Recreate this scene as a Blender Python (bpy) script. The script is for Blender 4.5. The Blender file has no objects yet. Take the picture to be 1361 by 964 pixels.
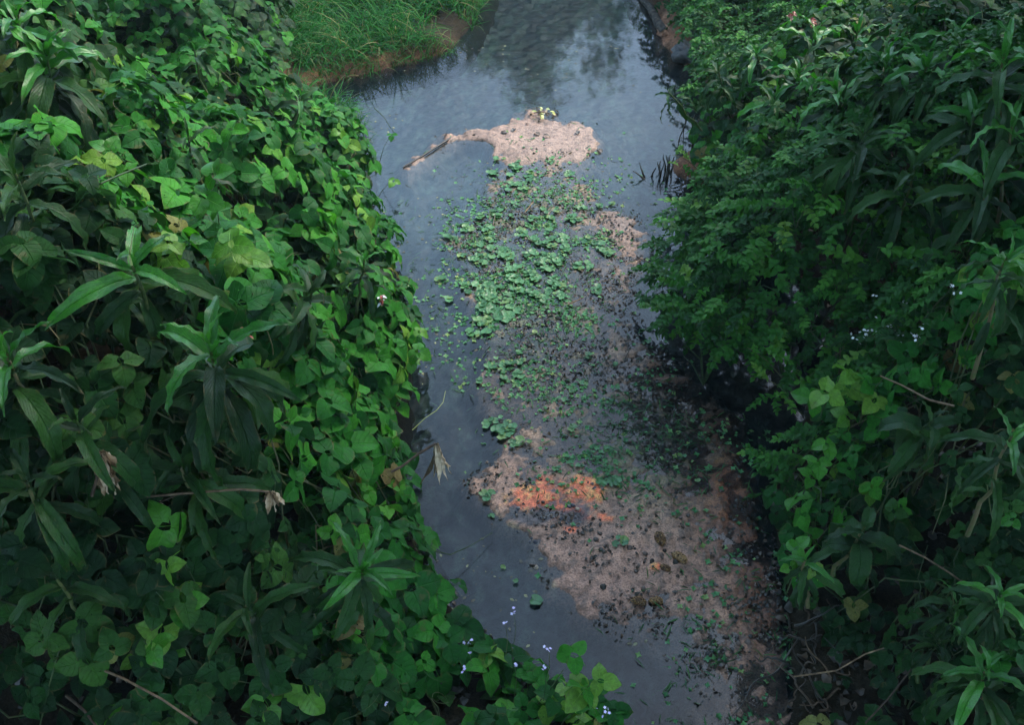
import bpy, math, random
import numpy as np
from mathutils import Matrix, Vector, Euler
random.seed(7)
RG = np.random.default_rng(11)
R = math.radians
S = bpy.context.scene
COL = S.collection

# ------------------------------------------------------------------ camera, sky, sun, exposure
CAM_H, PITCH, HFOV = 5.0, 42.0, 55.0
cam = bpy.data.cameras.new('camera'); co = bpy.data.objects.new('camera', cam); COL.objects.link(co)
co.location = (0, 0, CAM_H); co.rotation_euler = (R(90 - PITCH), 0, 0)
cam.sensor_fit = 'HORIZONTAL'; cam.angle = R(HFOV); cam.clip_start = .05; cam.clip_end = 2000
S.camera = co
W = bpy.data.worlds.new('World'); S.world = W; W.use_nodes = True
wn = W.node_tree; wb = wn.nodes['Background']
SUN_EL, SUN_AZ = 47.0, 55.0          # azimuth clockwise from +Y: upstream and to the right, behind the added right-bank trees
sky = wn.nodes.new('ShaderNodeTexSky'); sky.sky_type = 'NISHITA'; sky.sun_disc = False
sky.sun_elevation = R(SUN_EL); sky.sun_rotation = R(SUN_AZ); sky.air_density = 1.0; sky.dust_density = 2.5
# thin broken cloud veil over the blue
tc = wn.nodes.new('ShaderNodeTexCoord'); nz = wn.nodes.new('ShaderNodeTexNoise')
nz.inputs['Scale'].default_value = 2.6; nz.inputs['Detail'].default_value = 6
rp = wn.nodes.new('ShaderNodeValToRGB'); rp.color_ramp.elements[0].position = .42; rp.color_ramp.elements[1].position = .72
rp.color_ramp.elements[0].color = (.15, .15, .15, 1); rp.color_ramp.elements[1].color = (.85, .85, .85, 1)
mx = wn.nodes.new('ShaderNodeMix'); mx.data_type = 'RGBA'; mx.inputs[7].default_value = (7.2, 11.4, 16.2, 1)
wn.links.new(tc.outputs['Generated'], nz.inputs['Vector']); wn.links.new(nz.outputs['Fac'], rp.inputs[0])
wn.links.new(rp.outputs[0], mx.inputs[0]); wn.links.new(sky.outputs[0], mx.inputs[6]); wn.links.new(mx.outputs[2], wb.inputs['Color'])
wb.inputs['Strength'].default_value = .14
sl = bpy.data.lights.new('sun', 'SUN'); sl.energy = 2.0; sl.angle = R(18); sl.color = (1, .95, .86)
so = bpy.data.objects.new('sun', sl); COL.objects.link(so)
sd = Vector((math.sin(R(SUN_AZ)) * math.cos(R(SUN_EL)), math.cos(R(SUN_AZ)) * math.cos(R(SUN_EL)), math.sin(R(SUN_EL))))
so.rotation_euler = sd.to_track_quat('Z', 'Y').to_euler()
S.view_settings.view_transform = 'Standard'; S.view_settings.look = 'None'
S.view_settings.exposure = 1.5; S.view_settings.gamma = 1
S.render.engine = 'CYCLES'; S.cycles.max_bounces = 6; S.cycles.transparent_max_bounces = 8

# ------------------------------------------------------------------ where a sight line of the photograph meets height z
F = 1361 / 2 / math.tan(R(HFOV / 2)); cp, sp = math.cos(R(PITCH)), math.sin(R(PITCH))
def at(px, py, z=0.0):
    u = (px - 680.5) / F; v = (482 - py) / F
    d = Vector((u, cp + v * sp, -sp + v * cp)); t = (CAM_H - z) / -d.z
    return Vector((0, 0, CAM_H)) + d * t
def proj(X, Y, Z):
    dz = Z - CAM_H; dep = Y * cp - dz * sp; up = Y * sp + dz * cp
    dep = np.maximum(dep, .05)
    return 680.5 + F * X / dep, 482 - F * up / dep, dep

# ------------------------------------------------------------------ noise
def _h(ix, iy, s):
    n = (ix * 374761393 + iy * 668265263 + s * 974634777) & 0xffffffff
    n = ((n ^ (n >> 13)) * 1274126177) & 0xffffffff
    return ((n ^ (n >> 16)) & 0xffff) / 65535.0
def vnoise(x, y, s=0):
    x = np.asarray(x, float); y = np.asarray(y, float)
    ix = np.floor(x).astype(np.int64); iy = np.floor(y).astype(np.int64); fx = x - ix; fy = y - iy
    fx = fx * fx * (3 - 2 * fx); fy = fy * fy * (3 - 2 * fy)
    a = _h(ix, iy, s); b = _h(ix + 1, iy, s); c = _h(ix, iy + 1, s); d = _h(ix + 1, iy + 1, s)
    return (a * (1 - fx) + b * fx) * (1 - fy) + (c * (1 - fx) + d * fx) * fy
def fbm(x, y, s=0, o=4):
    t = 0; a = .5
    for k in range(o):
        t = t + a * (vnoise(x, y, s + k) - .5); x = x * 2.03 + 7.1; y = y * 2.03 + 3.3; a *= .5
    return t * 2
def sstep(a, b, x):
    t = np.clip((x - a) / (b - a), 0, 1); return t * t * (3 - 2 * t)

# ------------------------------------------------------------------ object helpers
def link(o): COL.objects.link(o); return o
def tag(o, label=None, cat=None, group=None, kind=None):
    if label: o['label'] = label
    if cat: o['category'] = cat
    if group: o['group'] = group
    if kind: o['kind'] = kind
    return o
def thing(name, loc, label, cat, group=None):
    o = bpy.data.objects.new(name, None); o.location = loc; o.empty_display_size = .1; link(o)
    return tag(o, label, cat, group)
def mesh_np(name, V, Fc, mats, UV=None, rnd=None, smooth=True, col=None):
    """V (n,3), Fc (m,k) one face size, UV per vertex, rnd/col per vertex attributes"""
    me = bpy.data.meshes.new(name); V = np.asarray(V, np.float32); Fc = np.asarray(Fc, np.int32)
    m, k = Fc.shape
    me.vertices.add(len(V)); me.vertices.foreach_set('co', V.ravel())
    me.loops.add(m * k); me.loops.foreach_set('vertex_index', Fc.ravel())
    me.polygons.add(m); me.polygons.foreach_set('loop_start', np.arange(0, m * k, k, dtype=np.int32))
    me.update(calc_edges=True)
    if UV is not None:
        a = me.attributes.new('luv', 'FLOAT2', 'POINT'); a.data.foreach_set('vector', np.asarray(UV, np.float32).ravel())
    if rnd is not None:
        a = me.attributes.new('rnd', 'FLOAT', 'POINT'); a.data.foreach_set('value', np.asarray(rnd, np.float32))
    if col is not None:
        a = me.attributes.new('tint', 'FLOAT_COLOR', 'POINT'); a.data.foreach_set('color', np.asarray(col, np.float32).ravel())
    if smooth: me.polygons.foreach_set('use_smooth', np.ones(m, bool))
    for mt in (mats if isinstance(mats, (list, tuple)) else [mats]): me.materials.append(mt)
    me.validate(clean_customdata=False)
    return me
def obj(name, me, parent=None, mat=None, kind=None):
    o = bpy.data.objects.new(name, me)
    if parent is not None: o.parent = parent
    if mat is not None: o.matrix_basis = mat
    if kind: o['kind'] = kind
    return link(o)
def pieces(parts):
    """join (V, F, UV) quads pieces"""
    V = []; Fc = []; U = []; n = 0
    for v, f, u in parts:
        V.append(v); Fc.append(np.asarray(f) + n); U.append(u); n += len(v)
    return np.vstack(V), np.vstack(Fc), np.vstack(U)
def batch(T, mats4, rnds):
    """instances of one template baked in one mesh: T = (V,F,UV), mats4 (k,4,4)"""
    V, Fc, U = T; k = len(mats4); n = len(V)
    Vh = np.hstack([V, np.ones((n, 1))])
    out = np.einsum('kij,nj->kni', mats4[:, :3, :], Vh).reshape(-1, 3)
    FF = (Fc[None] + (np.arange(k) * n)[:, None, None]).reshape(-1, Fc.shape[1])
    return out, FF, np.tile(U, (k, 1)), np.repeat(rnds, n)

def tube(pts, r0, r1, n=5, uvv=0.5):
    pts = [Vector(p) for p in pts]; V = []; m = len(pts)
    for i, p in enumerate(pts):
        t = (pts[min(i + 1, m - 1)] - pts[max(i - 1, 0)]).normalized()
        a = t.orthogonal().normalized() if i == 0 else (a - t * a.dot(t)).normalized()
        b = t.cross(a); r = r0 + (r1 - r0) * i / max(m - 1, 1)
        for k in range(n):
            q = 2 * math.pi * k / n; V.append(p + (a * math.cos(q) + b * math.sin(q)) * r)
    Fc = [(i * n + k, i * n + (k + 1) % n, (i + 1) * n + (k + 1) % n, (i + 1) * n + k) for i in range(m - 1) for k in range(n)]
    V = np.array([tuple(v) for v in V]); U = np.tile([[.5, uvv]], (len(V), 1))
    return V, np.array(Fc), U
def wobble(a, b, n, amp, sag=0.0, seed=None):
    rr = random.Random(seed); a = Vector(a); b = Vector(b); out = []
    for i in range(n + 1):
        t = i / n; p = a.lerp(b, t); e = math.sin(math.pi * t)
        out.append(p + Vector((rr.uniform(-1, 1), rr.uniform(-1, 1), rr.uniform(-1, 1))) * amp * (1 if 0 < i < n else 0) - Vector((0, 0, sag * e)))
    for _ in range(2):
        new = [out[0]]
        for p, q in zip(out[:-1], out[1:]): new += [p.lerp(q, .25), p.lerp(q, .75)]
        out = new + [out[-1]]
    return out

# ------------------------------------------------------------------ leaf shapes: base at 0, tip along +Y, upper face +Z
def blade(L, width, prof, nu, nv, droop=0.0, pitch0=0.0, fold=.2, wave=0.0, wk=3, cord=0.0, twist=0.0, ph=0.0):
    V = []; U = []; y = z = 0.0; ang = pitch0; step = L / nv
    for j in range(nv + 1):
        t = j / nv; w = width * prof(t)
        ca, sa = math.cos(ang), math.sin(ang)
        for i in range(nu + 1):
            u = -1 + 2 * i / nu
            x = u * w; h = abs(u) * w * fold + wave * math.sin(2 * math.pi * wk * t + ph + (1.3 if u > 0 else 0)) * abs(u) ** 2
            back = cord * L * abs(u) ** 1.5 * (1 - t) ** 4
            tw = twist * t; x2 = x * math.cos(tw) - h * math.sin(tw); h2 = x * math.sin(tw) + h * math.cos(tw)
            V.append((x2, y - back * ca - h2 * sa, z - back * sa + h2 * ca)); U.append((i / nu, t))
        y += math.cos(ang) * step; z += math.sin(ang) * step; ang -= droop / nv
    Fc = [(j * (nu + 1) + i, j * (nu + 1) + i + 1, (j + 1) * (nu + 1) + i + 1, (j + 1) * (nu + 1) + i) for j in range(nv) for i in range(nu)]
    return np.array(V), np.array(Fc), np.array(U)
heartp = lambda t: max(.02, math.sin(math.pi * min(1, (t * .94 + .06)) ** .62) ** .75 * (1 - .25 * t ** 3))
angp = lambda t: max(.02, (min(1, .45 + t * 2.0) if t < .32 else 1.05 * (1 - ((t - .32) / .68) ** 1.35)))
lancep = lambda t: max(.03, math.sin(math.pi * (t * .97 + .03) ** .8) ** .8)
ovatep = lambda t: max(.03, math.sin(math.pi * (t * .96 + .04) ** .7) ** .9)
def xf(p, M):
    v, f, u = p; M = np.array(M); return v @ M[:3, :3].T + M[:3, 3], f, u
def trifoliate(seed, nu=6, nv=7, petiole=True):
    rr = random.Random(seed); parts = []
    for k, az in enumerate((0, 100, -100)):
        s = rr.uniform(.92, 1.08) * (1.08 if k == 0 else .95); pf = angp if (rr.random() < .3) else heartp
        p = blade(.125 * s, .062 * s * rr.uniform(.9, 1.05), pf, nu, nv, droop=rr.uniform(.3, 1.1), pitch0=rr.uniform(-.3, .15),
                  fold=rr.uniform(.05, .3), wave=.005 * rr.uniform(.5, 1.5), wk=rr.uniform(1, 2), cord=.13, ph=rr.uniform(0, 6))
        off = Vector((0, .022 if k == 0 else .004, 0))
        M = Matrix.Rotation(R(az + rr.uniform(-12, 12)), 4, 'Z') @ Matrix.Translation((0, .03 if k == 0 else .018, 0)) @ Matrix.Rotation(rr.uniform(-.35, .35), 4, 'Y')
        parts.append(xf(p, M))
    if petiole: parts.append(tube([(0, .03, 0), (0, 0, -.004), (0, -.05, -.05), (0, -.07, -.13)], .0018, .0026, 3, .5))
    return pieces(parts)

# ------------------------------------------------------------------ materials
def newmat(name):
    m = bpy.data.materials.new(name); m.use_nodes = True; nt = m.node_tree; return m, nt, nt.nodes['Principled BSDF'], nt.nodes['Material Output']
def N(nt, t, **kw):
    n = nt.nodes.new(t)
    for k, v in kw.items():
        if k.startswith('in_'):
            key = k[3:]; n.inputs[int(key) if key.isdigit() else key].default_value = v
        else: setattr(n, k, v)
    return n
def mth(nt, op, a, b=None, c=None, clamp=False):
    n = N(nt, 'ShaderNodeMath', operation=op); n.use_clamp = clamp
    for i, v in enumerate((a, b, c)):
        if v is None: continue
        if hasattr(v, 'node'): nt.links.new(v, n.inputs[i])
        else: n.inputs[i].default_value = v
    return n.outputs[0]
def ramp(nt, fac, stops, interp='LINEAR'):
    n = N(nt, 'ShaderNodeValToRGB'); cr = n.color_ramp; cr.interpolation = interp
    while len(cr.elements) < len(stops): cr.elements.new(.5)
    for e, (p, c) in zip(cr.elements, stops): e.position = p; e.color = (*c, 1) if len(c) == 3 else c
    nt.links.new(fac, n.inputs[0]); return n.outputs[0]
def mixc(nt, f, a, b, bt='MIX'):
    n = N(nt, 'ShaderNodeMix', data_type='RGBA', blend_type=bt)
    for i, v in ((0, f), (6, a), (7, b)):
        if hasattr(v, 'node'): nt.links.new(v, n.inputs[i])
        elif i == 0: n.inputs[0].default_value = v
        else: n.inputs[i].default_value = (*v, 1)
    return n.outputs[2]
def leafmat(name, stops, rough=.42, vein=.8, nveins=6, midrib=.035, trans=.16, holes=0.0, spec=.4, vtint=1.7):
    m, nt, b, out = newmat(name)
    oi = N(nt, 'ShaderNodeObjectInfo').outputs['Random']; at_ = N(nt, 'ShaderNodeAttribute', attribute_name='rnd').outputs['Fac']
    r = mth(nt, 'FRACT', mth(nt, 'ADD', oi, at_)); c = ramp(nt, r, stops)
    uv = N(nt, 'ShaderNodeAttribute', attribute_name='luv').outputs['Vector']
    sx = N(nt, 'ShaderNodeSeparateXYZ'); nt.links.new(uv, sx.inputs[0])
    au = mth(nt, 'ABSOLUTE', mth(nt, 'MULTIPLY_ADD', sx.outputs[0], 2.0, -1.0))
    v = sx.outputs[1]
    mid = mth(nt, 'SUBTRACT', 1.0, mth(nt, 'DIVIDE', au, midrib * 2), clamp=True)
    s = mth(nt, 'ABSOLUTE', mth(nt, 'SINE', mth(nt, 'MULTIPLY', mth(nt, 'SUBTRACT', v, mth(nt, 'MULTIPLY', au, .28)), math.pi * nveins)))
    lat = mth(nt, 'SUBTRACT', 1.0, mth(nt, 'MULTIPLY', s, 4.0), clamp=True)
    vn = mth(nt, 'MAXIMUM', mid, mth(nt, 'MULTIPLY', lat, .55))
    tex = N(nt, 'ShaderNodeTexCoord').outputs['Object']
    no = N(nt, 'ShaderNodeTexNoise', in_Scale=38.0, in_Detail=4.0); nt.links.new(tex, no.inputs['Vector'])
    mott = ramp(nt, no.outputs['Fac'], [(.3, (.72, .72, .72)), (.7, (1.22, 1.22, 1.22))])
    c2 = mixc(nt, 1.0, c, mott, 'MULTIPLY')
    light = mixc(nt, 1.0, c2, (vtint, vtint * .93, vtint * .9), 'MULTIPLY')
    c3 = mixc(nt, mth(nt, 'MULTIPLY', vn, vein), c2, light)
    # browned blotches on some leaves
    n2 = N(nt, 'ShaderNodeTexNoise', in_Scale=16.0, in_Detail=3.0)
    ad = N(nt, 'ShaderNodeVectorMath', operation='ADD'); nt.links.new(tex, ad.inputs[0]); cb = N(nt, 'ShaderNodeCombineXYZ')
    nt.links.new(mth(nt, 'MULTIPLY', oi, 50.0), cb.inputs[0]); nt.links.new(cb.outputs[0], ad.inputs[1]); nt.links.new(ad.outputs[0], n2.inputs['Vector'])
    bl = ramp(nt, n2.outputs['Fac'], [(.66, (0, 0, 0)), (.72, (1, 1, 1))])
    c4 = mixc(nt, mth(nt, 'MULTIPLY', bl, .5), c3, (.09, .075, .03))
    eg = mth(nt, 'MULTIPLY', ramp(nt, mth(nt, 'MAXIMUM', au, mth(nt, 'MULTIPLY', v, 1.02)), [(.86, (0, 0, 0)), (.99, (1, 1, 1))]), ramp(nt, n2.outputs['Fac'], [(.5, (0, 0, 0)), (.6, (1, 1, 1))]))
    c4 = mixc(nt, mth(nt, 'MULTIPLY', eg, .7), c4, (.13, .09, .035))
    geo = N(nt, 'ShaderNodeNewGeometry').outputs['Backfacing']
    c5 = mixc(nt, mth(nt, 'MULTIPLY', geo, .35), c4, (.05, .085, .04))
    nt.links.new(c5, b.inputs['Base Color'])
    rr = mth(nt, 'MULTIPLY_ADD', no.outputs['Fac'], .3, rough - .15); nt.links.new(rr, b.inputs['Roughness'])
    b.inputs['Specular IOR Level'].default_value = spec
    hb = mth(nt, 'ADD', mth(nt, 'MULTIPLY', vn, -1.0), mth(nt, 'MULTIPLY', no.outputs['Fac'], .5))
    bp = N(nt, 'ShaderNodeBump', in_Strength=.8, in_Distance=.006); nt.links.new(hb, bp.inputs['Height']); nt.links.new(bp.outputs[0], b.inputs['Normal'])
    tr = N(nt, 'ShaderNodeBsdfTranslucent'); nt.links.new(mixc(nt, 1.0, c3, (1.6, 1.9, .9), 'MULTIPLY'), tr.inputs['Color'])
    ms = N(nt, 'ShaderNodeMixShader', in_0=trans); nt.links.new(b.outputs[0], ms.inputs[1]); nt.links.new(tr.outputs[0], ms.inputs[2])
    fin = ms.outputs[0]
    if holes > 0:
        vo = N(nt, 'ShaderNodeTexNoise', in_Scale=55.0, in_Detail=1.0); nt.links.new(ad.outputs[0], vo.inputs['Vector'])
        hm = mth(nt, 'GREATER_THAN', vo.outputs['Fac'], .73 - holes)
        tp = N(nt, 'ShaderNodeBsdfTransparent'); m2 = N(nt, 'ShaderNodeMixShader'); nt.links.new(hm, m2.inputs[0]); nt.links.new(fin, m2.inputs[1]); nt.links.new(tp.outputs[0], m2.inputs[2]); fin = m2.outputs[0]
    nt.links.new(fin, out.inputs[0]); return m
def plain(name, stops, rough=.7, scale=20.0, bump=.5, dist=.01, spec=.3, stretch=None):
    m, nt, b, out = newmat(name)
    tex = N(nt, 'ShaderNodeTexCoord').outputs['Object']
    if stretch:
        mp = N(nt, 'ShaderNodeMapping'); mp.inputs['Scale'].default_value = stretch; nt.links.new(tex, mp.inputs[0]); tex = mp.outputs[0]
    no = N(nt, 'ShaderNodeTexNoise', in_Scale=scale, in_Detail=6.0); nt.links.new(tex, no.inputs['Vector'])
    at_ = N(nt, 'ShaderNodeAttribute', attribute_name='rnd').outputs['Fac']; oi = N(nt, 'ShaderNodeObjectInfo').outputs['Random']
    f = mth(nt, 'MULTIPLY_ADD', mth(nt, 'SUBTRACT', mth(nt, 'FRACT', mth(nt, 'ADD', at_, oi)), .5), .5, no.outputs['Fac'])
    nt.links.new(ramp(nt, f, stops), b.inputs['Base Color']); b.inputs['Roughness'].default_value = rough; b.inputs['Specular IOR Level'].default_value = spec
    bp = N(nt, 'ShaderNodeBump', in_Strength=bump, in_Distance=dist); nt.links.new(no.outputs['Fac'], bp.inputs['Height']); nt.links.new(bp.outputs[0], b.inputs['Normal'])
    return m
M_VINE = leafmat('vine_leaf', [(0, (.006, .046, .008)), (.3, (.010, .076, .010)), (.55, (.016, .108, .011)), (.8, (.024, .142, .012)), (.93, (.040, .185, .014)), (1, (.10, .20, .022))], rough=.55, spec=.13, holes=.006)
M_VINED = leafmat('vine_leaf_dark', [(0, (.006, .026, .008)), (.5, (.009, .040, .009)), (.85, (.015, .062, .011)), (1, (.035, .10, .016))], rough=.55, spec=.12, holes=.012)  # darker vine copy for shaded plants and inner leaves, shade in the colour
M_YOUNG = leafmat('young_vine_leaf', [(0, (.028, .15, .011)), (.5, (.05, .20, .014)), (1, (.14, .27, .034))], rough=.45, spec=.3, trans=.3)
M_FADED = leafmat('faded_leaf', [(0, (.10, .09, .02)), (.5, (.16, .17, .04)), (1, (.12, .07, .03))], rough=.6, spec=.2, holes=.03)
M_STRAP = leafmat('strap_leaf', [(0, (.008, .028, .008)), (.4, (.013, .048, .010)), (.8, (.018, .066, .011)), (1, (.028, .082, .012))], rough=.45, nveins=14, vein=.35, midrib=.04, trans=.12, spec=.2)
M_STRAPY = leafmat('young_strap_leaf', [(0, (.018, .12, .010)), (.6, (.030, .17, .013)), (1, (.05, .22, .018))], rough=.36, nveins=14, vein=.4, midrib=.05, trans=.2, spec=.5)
M_SHRUB = leafmat('shrub_leaf', [(0, (.009, .050, .009)), (.5, (.018, .092, .012)), (.8, (.032, .14, .016)), (1, (.06, .20, .022))], rough=.5, spec=.15, nveins=4, vein=.3, midrib=.06)
M_PAD = leafmat('water_leaf', [(0, (.025, .13, .035)), (.45, (.06, .23, .07)), (.8, (.09, .27, .085)), (1, (.21, .31, .07))], rough=.4, nveins=5, vein=.3, trans=.1)
M_GRASS = leafmat('grass_blade', [(0, (.008, .065, .010)), (.5, (.016, .115, .016)), (.85, (.022, .14, .022)), (.95, (.16, .15, .06)), (1, (.20, .18, .08))], rough=.6, spec=.08, vein=.2, nveins=1, trans=.2)
M_WEED = leafmat('weed_thread', [(0, (.01, .05, .015)), (.5, (.02, .09, .02)), (1, (.05, .14, .03))], rough=.5)
M_SCRAP = plain('drifting_scrap', [(.2, (.03, .025, .015)), (.5, (.10, .09, .05)), (.8, (.25, .26, .12))], rough=.5, scale=30)
M_STEM = plain('green_stem', [(.3, (.03, .06, .018)), (.6, (.08, .10, .03)), (.8, (.13, .10, .05))], rough=.6, scale=30)
M_BARK = plain('dry_bark', [(.3, (.04, .026, .016)), (.55, (.10, .062, .036)), (.75, (.19, .125, .07))], rough=.8, scale=24, stretch=(1, 1, .35))
M_DRY = plain('withered_leaf', [(.25, (.10, .06, .03)), (.5, (.32, .21, .11)), (.75, (.62, .48, .32))], rough=.75, scale=26, bump=.9)
M_LOG = plain('wet_bark', [(.3, (.012, .009, .007)), (.55, (.045, .032, .022)), (.8, (.14, .10, .075))], rough=.8, scale=18, bump=1.0, dist=.03)
M_SOIL = plain('bank_soil', [(.3, (.012, .010, .007)), (.55, (.03, .022, .013)), (.8, (.05, .035, .02))], rough=.95, scale=6, bump=.8, dist=.05)
M_EARTH = plain('red_earth', [(.25, (.10, .045, .025)), (.5, (.24, .11, .06)), (.8, (.38, .23, .15))], rough=.85, scale=14, bump=.9, dist=.03)
M_ROCK = plain('dark_rock', [(.3, (.03, .03, .032)), (.6, (.08, .075, .07)), (.85, (.2, .18, .16))], rough=.6, scale=9, bump=.8, dist=.03)
M_LITTER = plain('dead_leaf_litter', [(.2, (.010, .009, .007)), (.5, (.03, .022, .014)), (.8, (.09, .055, .03))], rough=.5, scale=30, spec=.5)
M_POD = plain('seed_pod', [(.3, (.03, .014, .007)), (.5, (.14, .07, .025)), (.7, (.34, .20, .08))], rough=.5, scale=60, bump=.8)
M_WHITE = plain('white_petal', [(.2, (.62, .62, .60)), (.8, (.85, .85, .83))], rough=.6)
M_LILAC = plain('lilac_petal', [(.2, (.52, .42, .74)), (.8, (.80, .74, .90))], rough=.6)
M_YBUD = plain('yellow_bud', [(.2, (.35, .36, .10)), (.8, (.60, .62, .25))], rough=.6)
M_REDB = plain('red_bract', [(.2, (.22, .03, .03)), (.5, (.35, .07, .05)), (.8, (.7, .45, .35))], rough=.6, scale=60)
M_CONC = plain('weathered_concrete', [(.3, (.2, .2, .19)), (.7, (.32, .31, .29))], rough=.9, scale=4)

# water: clear over the mud, murky blue-green where deep, mirror by Fresnel
def watermat():
    m, nt, b, out = newmat('stream_water'); nt.nodes.remove(b)
    tex = N(nt, 'ShaderNodeTexCoord').outputs['Object']
    mp = N(nt, 'ShaderNodeMapping'); mp.inputs['Scale'].default_value = (1, .55, 1); nt.links.new(tex, mp.inputs[0])
    n1 = N(nt, 'ShaderNodeTexNoise', in_Scale=13.0, in_Detail=4.0, in_Roughness=.55); nt.links.new(mp.outputs[0], n1.inputs['Vector'])
    n2 = N(nt, 'ShaderNodeTexNoise', in_Scale=1.3, in_Detail=2.0); nt.links.new(tex, n2.inputs['Vector'])
    # ring of ripples round the roots at the small spit
    rc = at(880, 232); vs = N(nt, 'ShaderNodeVectorMath', operation='DISTANCE'); nt.links.new(tex, vs.inputs[0]); vs.inputs[1].default_value = tuple(rc)
    d = vs.outputs['Value']; env = mth(nt, 'SUBTRACT', 1.0, mth(nt, 'ABSOLUTE', mth(nt, 'DIVIDE', mth(nt, 'SUBTRACT', d, .26), .06)), clamp=True)
    ring = mth(nt, 'MULTIPLY', mth(nt, 'SINE', mth(nt, 'MULTIPLY', d, 110.0)), mth(nt, 'MULTIPLY', env, 1.6))
    h = mth(nt, 'ADD', mth(nt, 'MULTIPLY', mth(nt, 'MULTIPLY', n1.outputs['Fac'], n2.outputs['Fac']), 1.1), ring)
    bp = N(nt, 'ShaderNodeBump', in_Strength=.09, in_Distance=.012); nt.links.new(h, bp.inputs['Height'])
    fr = N(nt, 'ShaderNodeFresnel', in_IOR=1.34); nt.links.new(bp.outputs[0], fr.inputs['Normal'])
    gl = N(nt, 'ShaderNodeBsdfGlossy', in_Roughness=.03); gl.inputs['Color'].default_value = (1, 1, 1, 1); nt.links.new(bp.outputs[0], gl.inputs['Normal'])
    tp = N(nt, 'ShaderNodeBsdfTransparent'); tp.inputs['Color'].default_value = (.84, .90, .90, 1)
    df = N(nt, 'ShaderNodeBsdfDiffuse'); df.inputs['Color'].default_value = (.008, .016, .026, 1)
    ma = N(nt, 'ShaderNodeMixShader', in_0=.22); nt.links.new(tp.outputs[0], ma.inputs[1]); nt.links.new(df.outputs[0], ma.inputs[2])
    mb = N(nt, 'ShaderNodeMixShader'); nt.links.new(mth(nt, 'MULTIPLY', fr.outputs[0], 1.0, clamp=True), mb.inputs[0])
    nt.links.new(ma.outputs[0], mb.inputs[1]); nt.links.new(gl.outputs[0], mb.inputs[2]); nt.links.new(mb.outputs[0], out.inputs[0])
    return m
M_WATER = watermat()
def bedmat(name='silt_and_algae', rough=.55, spec=.5):
    m, nt, b, out = newmat(name)
    tex = N(nt, 'ShaderNodeTexCoord').outputs['Object']; c = N(nt, 'ShaderNodeAttribute', attribute_name='tint').outputs['Color']
    n1 = N(nt, 'ShaderNodeTexNoise', in_Scale=28.0, in_Detail=8.0, in_Roughness=.65); nt.links.new(tex, n1.inputs['Vector'])
    n2 = N(nt, 'ShaderNodeTexNoise', in_Scale=90.0, in_Detail=4.0); nt.links.new(tex, n2.inputs['Vector'])
    a = mixc(nt, 1.0, c, ramp(nt, n1.outputs['Fac'], [(.32, (.42, .38, .35)), (.47, (.95, .95, .95)), (.7, (1.3, 1.27, 1.22))]), 'MULTIPLY')
    a = mixc(nt, 1.0, a, ramp(nt, n2.outputs['Fac'], [(.36, (.5, .5, .5)), (.55, (1.12, 1.12, 1.12))]), 'MULTIPLY')
    nt.links.new(a, b.inputs['Base Color']); b.inputs['Roughness'].default_value = rough; b.inputs['Specular IOR Level'].default_value = spec
    bp = N(nt, 'ShaderNodeBump', in_Strength=.9, in_Distance=.012); nt.links.new(mth(nt, 'ADD', n1.outputs['Fac'], mth(nt, 'MULTIPLY', n2.outputs['Fac'], .4)), bp.inputs['Height']); nt.links.new(bp.outputs[0], b.inputs['Normal'])
    return m
M_BED = bedmat(); M_GROUND = bedmat('bank_earth', .95, .1)

# ------------------------------------------------------------------ the lie of the land
def poly_sd(X, Y, P):
    """signed distance to a closed polygon (positive inside), and parameter of nearest vertex weights ignored"""
    P = np.array(P, float); d2 = np.full(X.shape, 1e9); ins = np.zeros(X.shape, bool); n = len(P)
    for i in range(n):
        ax, ay = P[i][:2]; bx, by = P[(i + 1) % n][:2]; ex, ey = bx - ax, by - ay
        t = np.clip(((X - ax) * ex + (Y - ay) * ey) / (ex * ex + ey * ey + 1e-12), 0, 1)
        d2 = np.minimum(d2, (X - ax - t * ex) ** 2 + (Y - ay - t * ey) ** 2)
        c = ((ay > Y) != (by > Y)) & (X < (bx - ax) * (Y - ay) / (by - ay + 1e-12) + ax); ins ^= c
    return np.where(ins, 1, -1) * np.sqrt(d2)
def idw(X, Y, pts, p=3.0):
    num = 0; den = 0
    for (a, b, z) in pts:
        w = 1 / (((X - a) ** 2 + (Y - b) ** 2) + .05) ** (p / 2); num = num + w * z; den = den + w
    return num / den
def W3(l): return [tuple(at(*p)) for p in l]
GX = np.arange(-9, 9.001, .05); GY = np.arange(.2, 18.001, .05); gX, gY = np.meshgrid(GX, GY, indexing='ij')
def gs(A, x, y):
    fx = np.clip((np.asarray(x) - GX[0]) / .05, 0, len(GX) - 1.001); fy = np.clip((np.asarray(y) - GY[0]) / .05, 0, len(GY) - 1.001)
    i = fx.astype(int); j = fy.astype(int); u = fx - i; v = fy - j
    return (A[i, j] * (1 - u) + A[i + 1, j] * u) * (1 - v) + (A[i, j + 1] * (1 - u) + A[i + 1, j + 1] * u) * v

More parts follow.
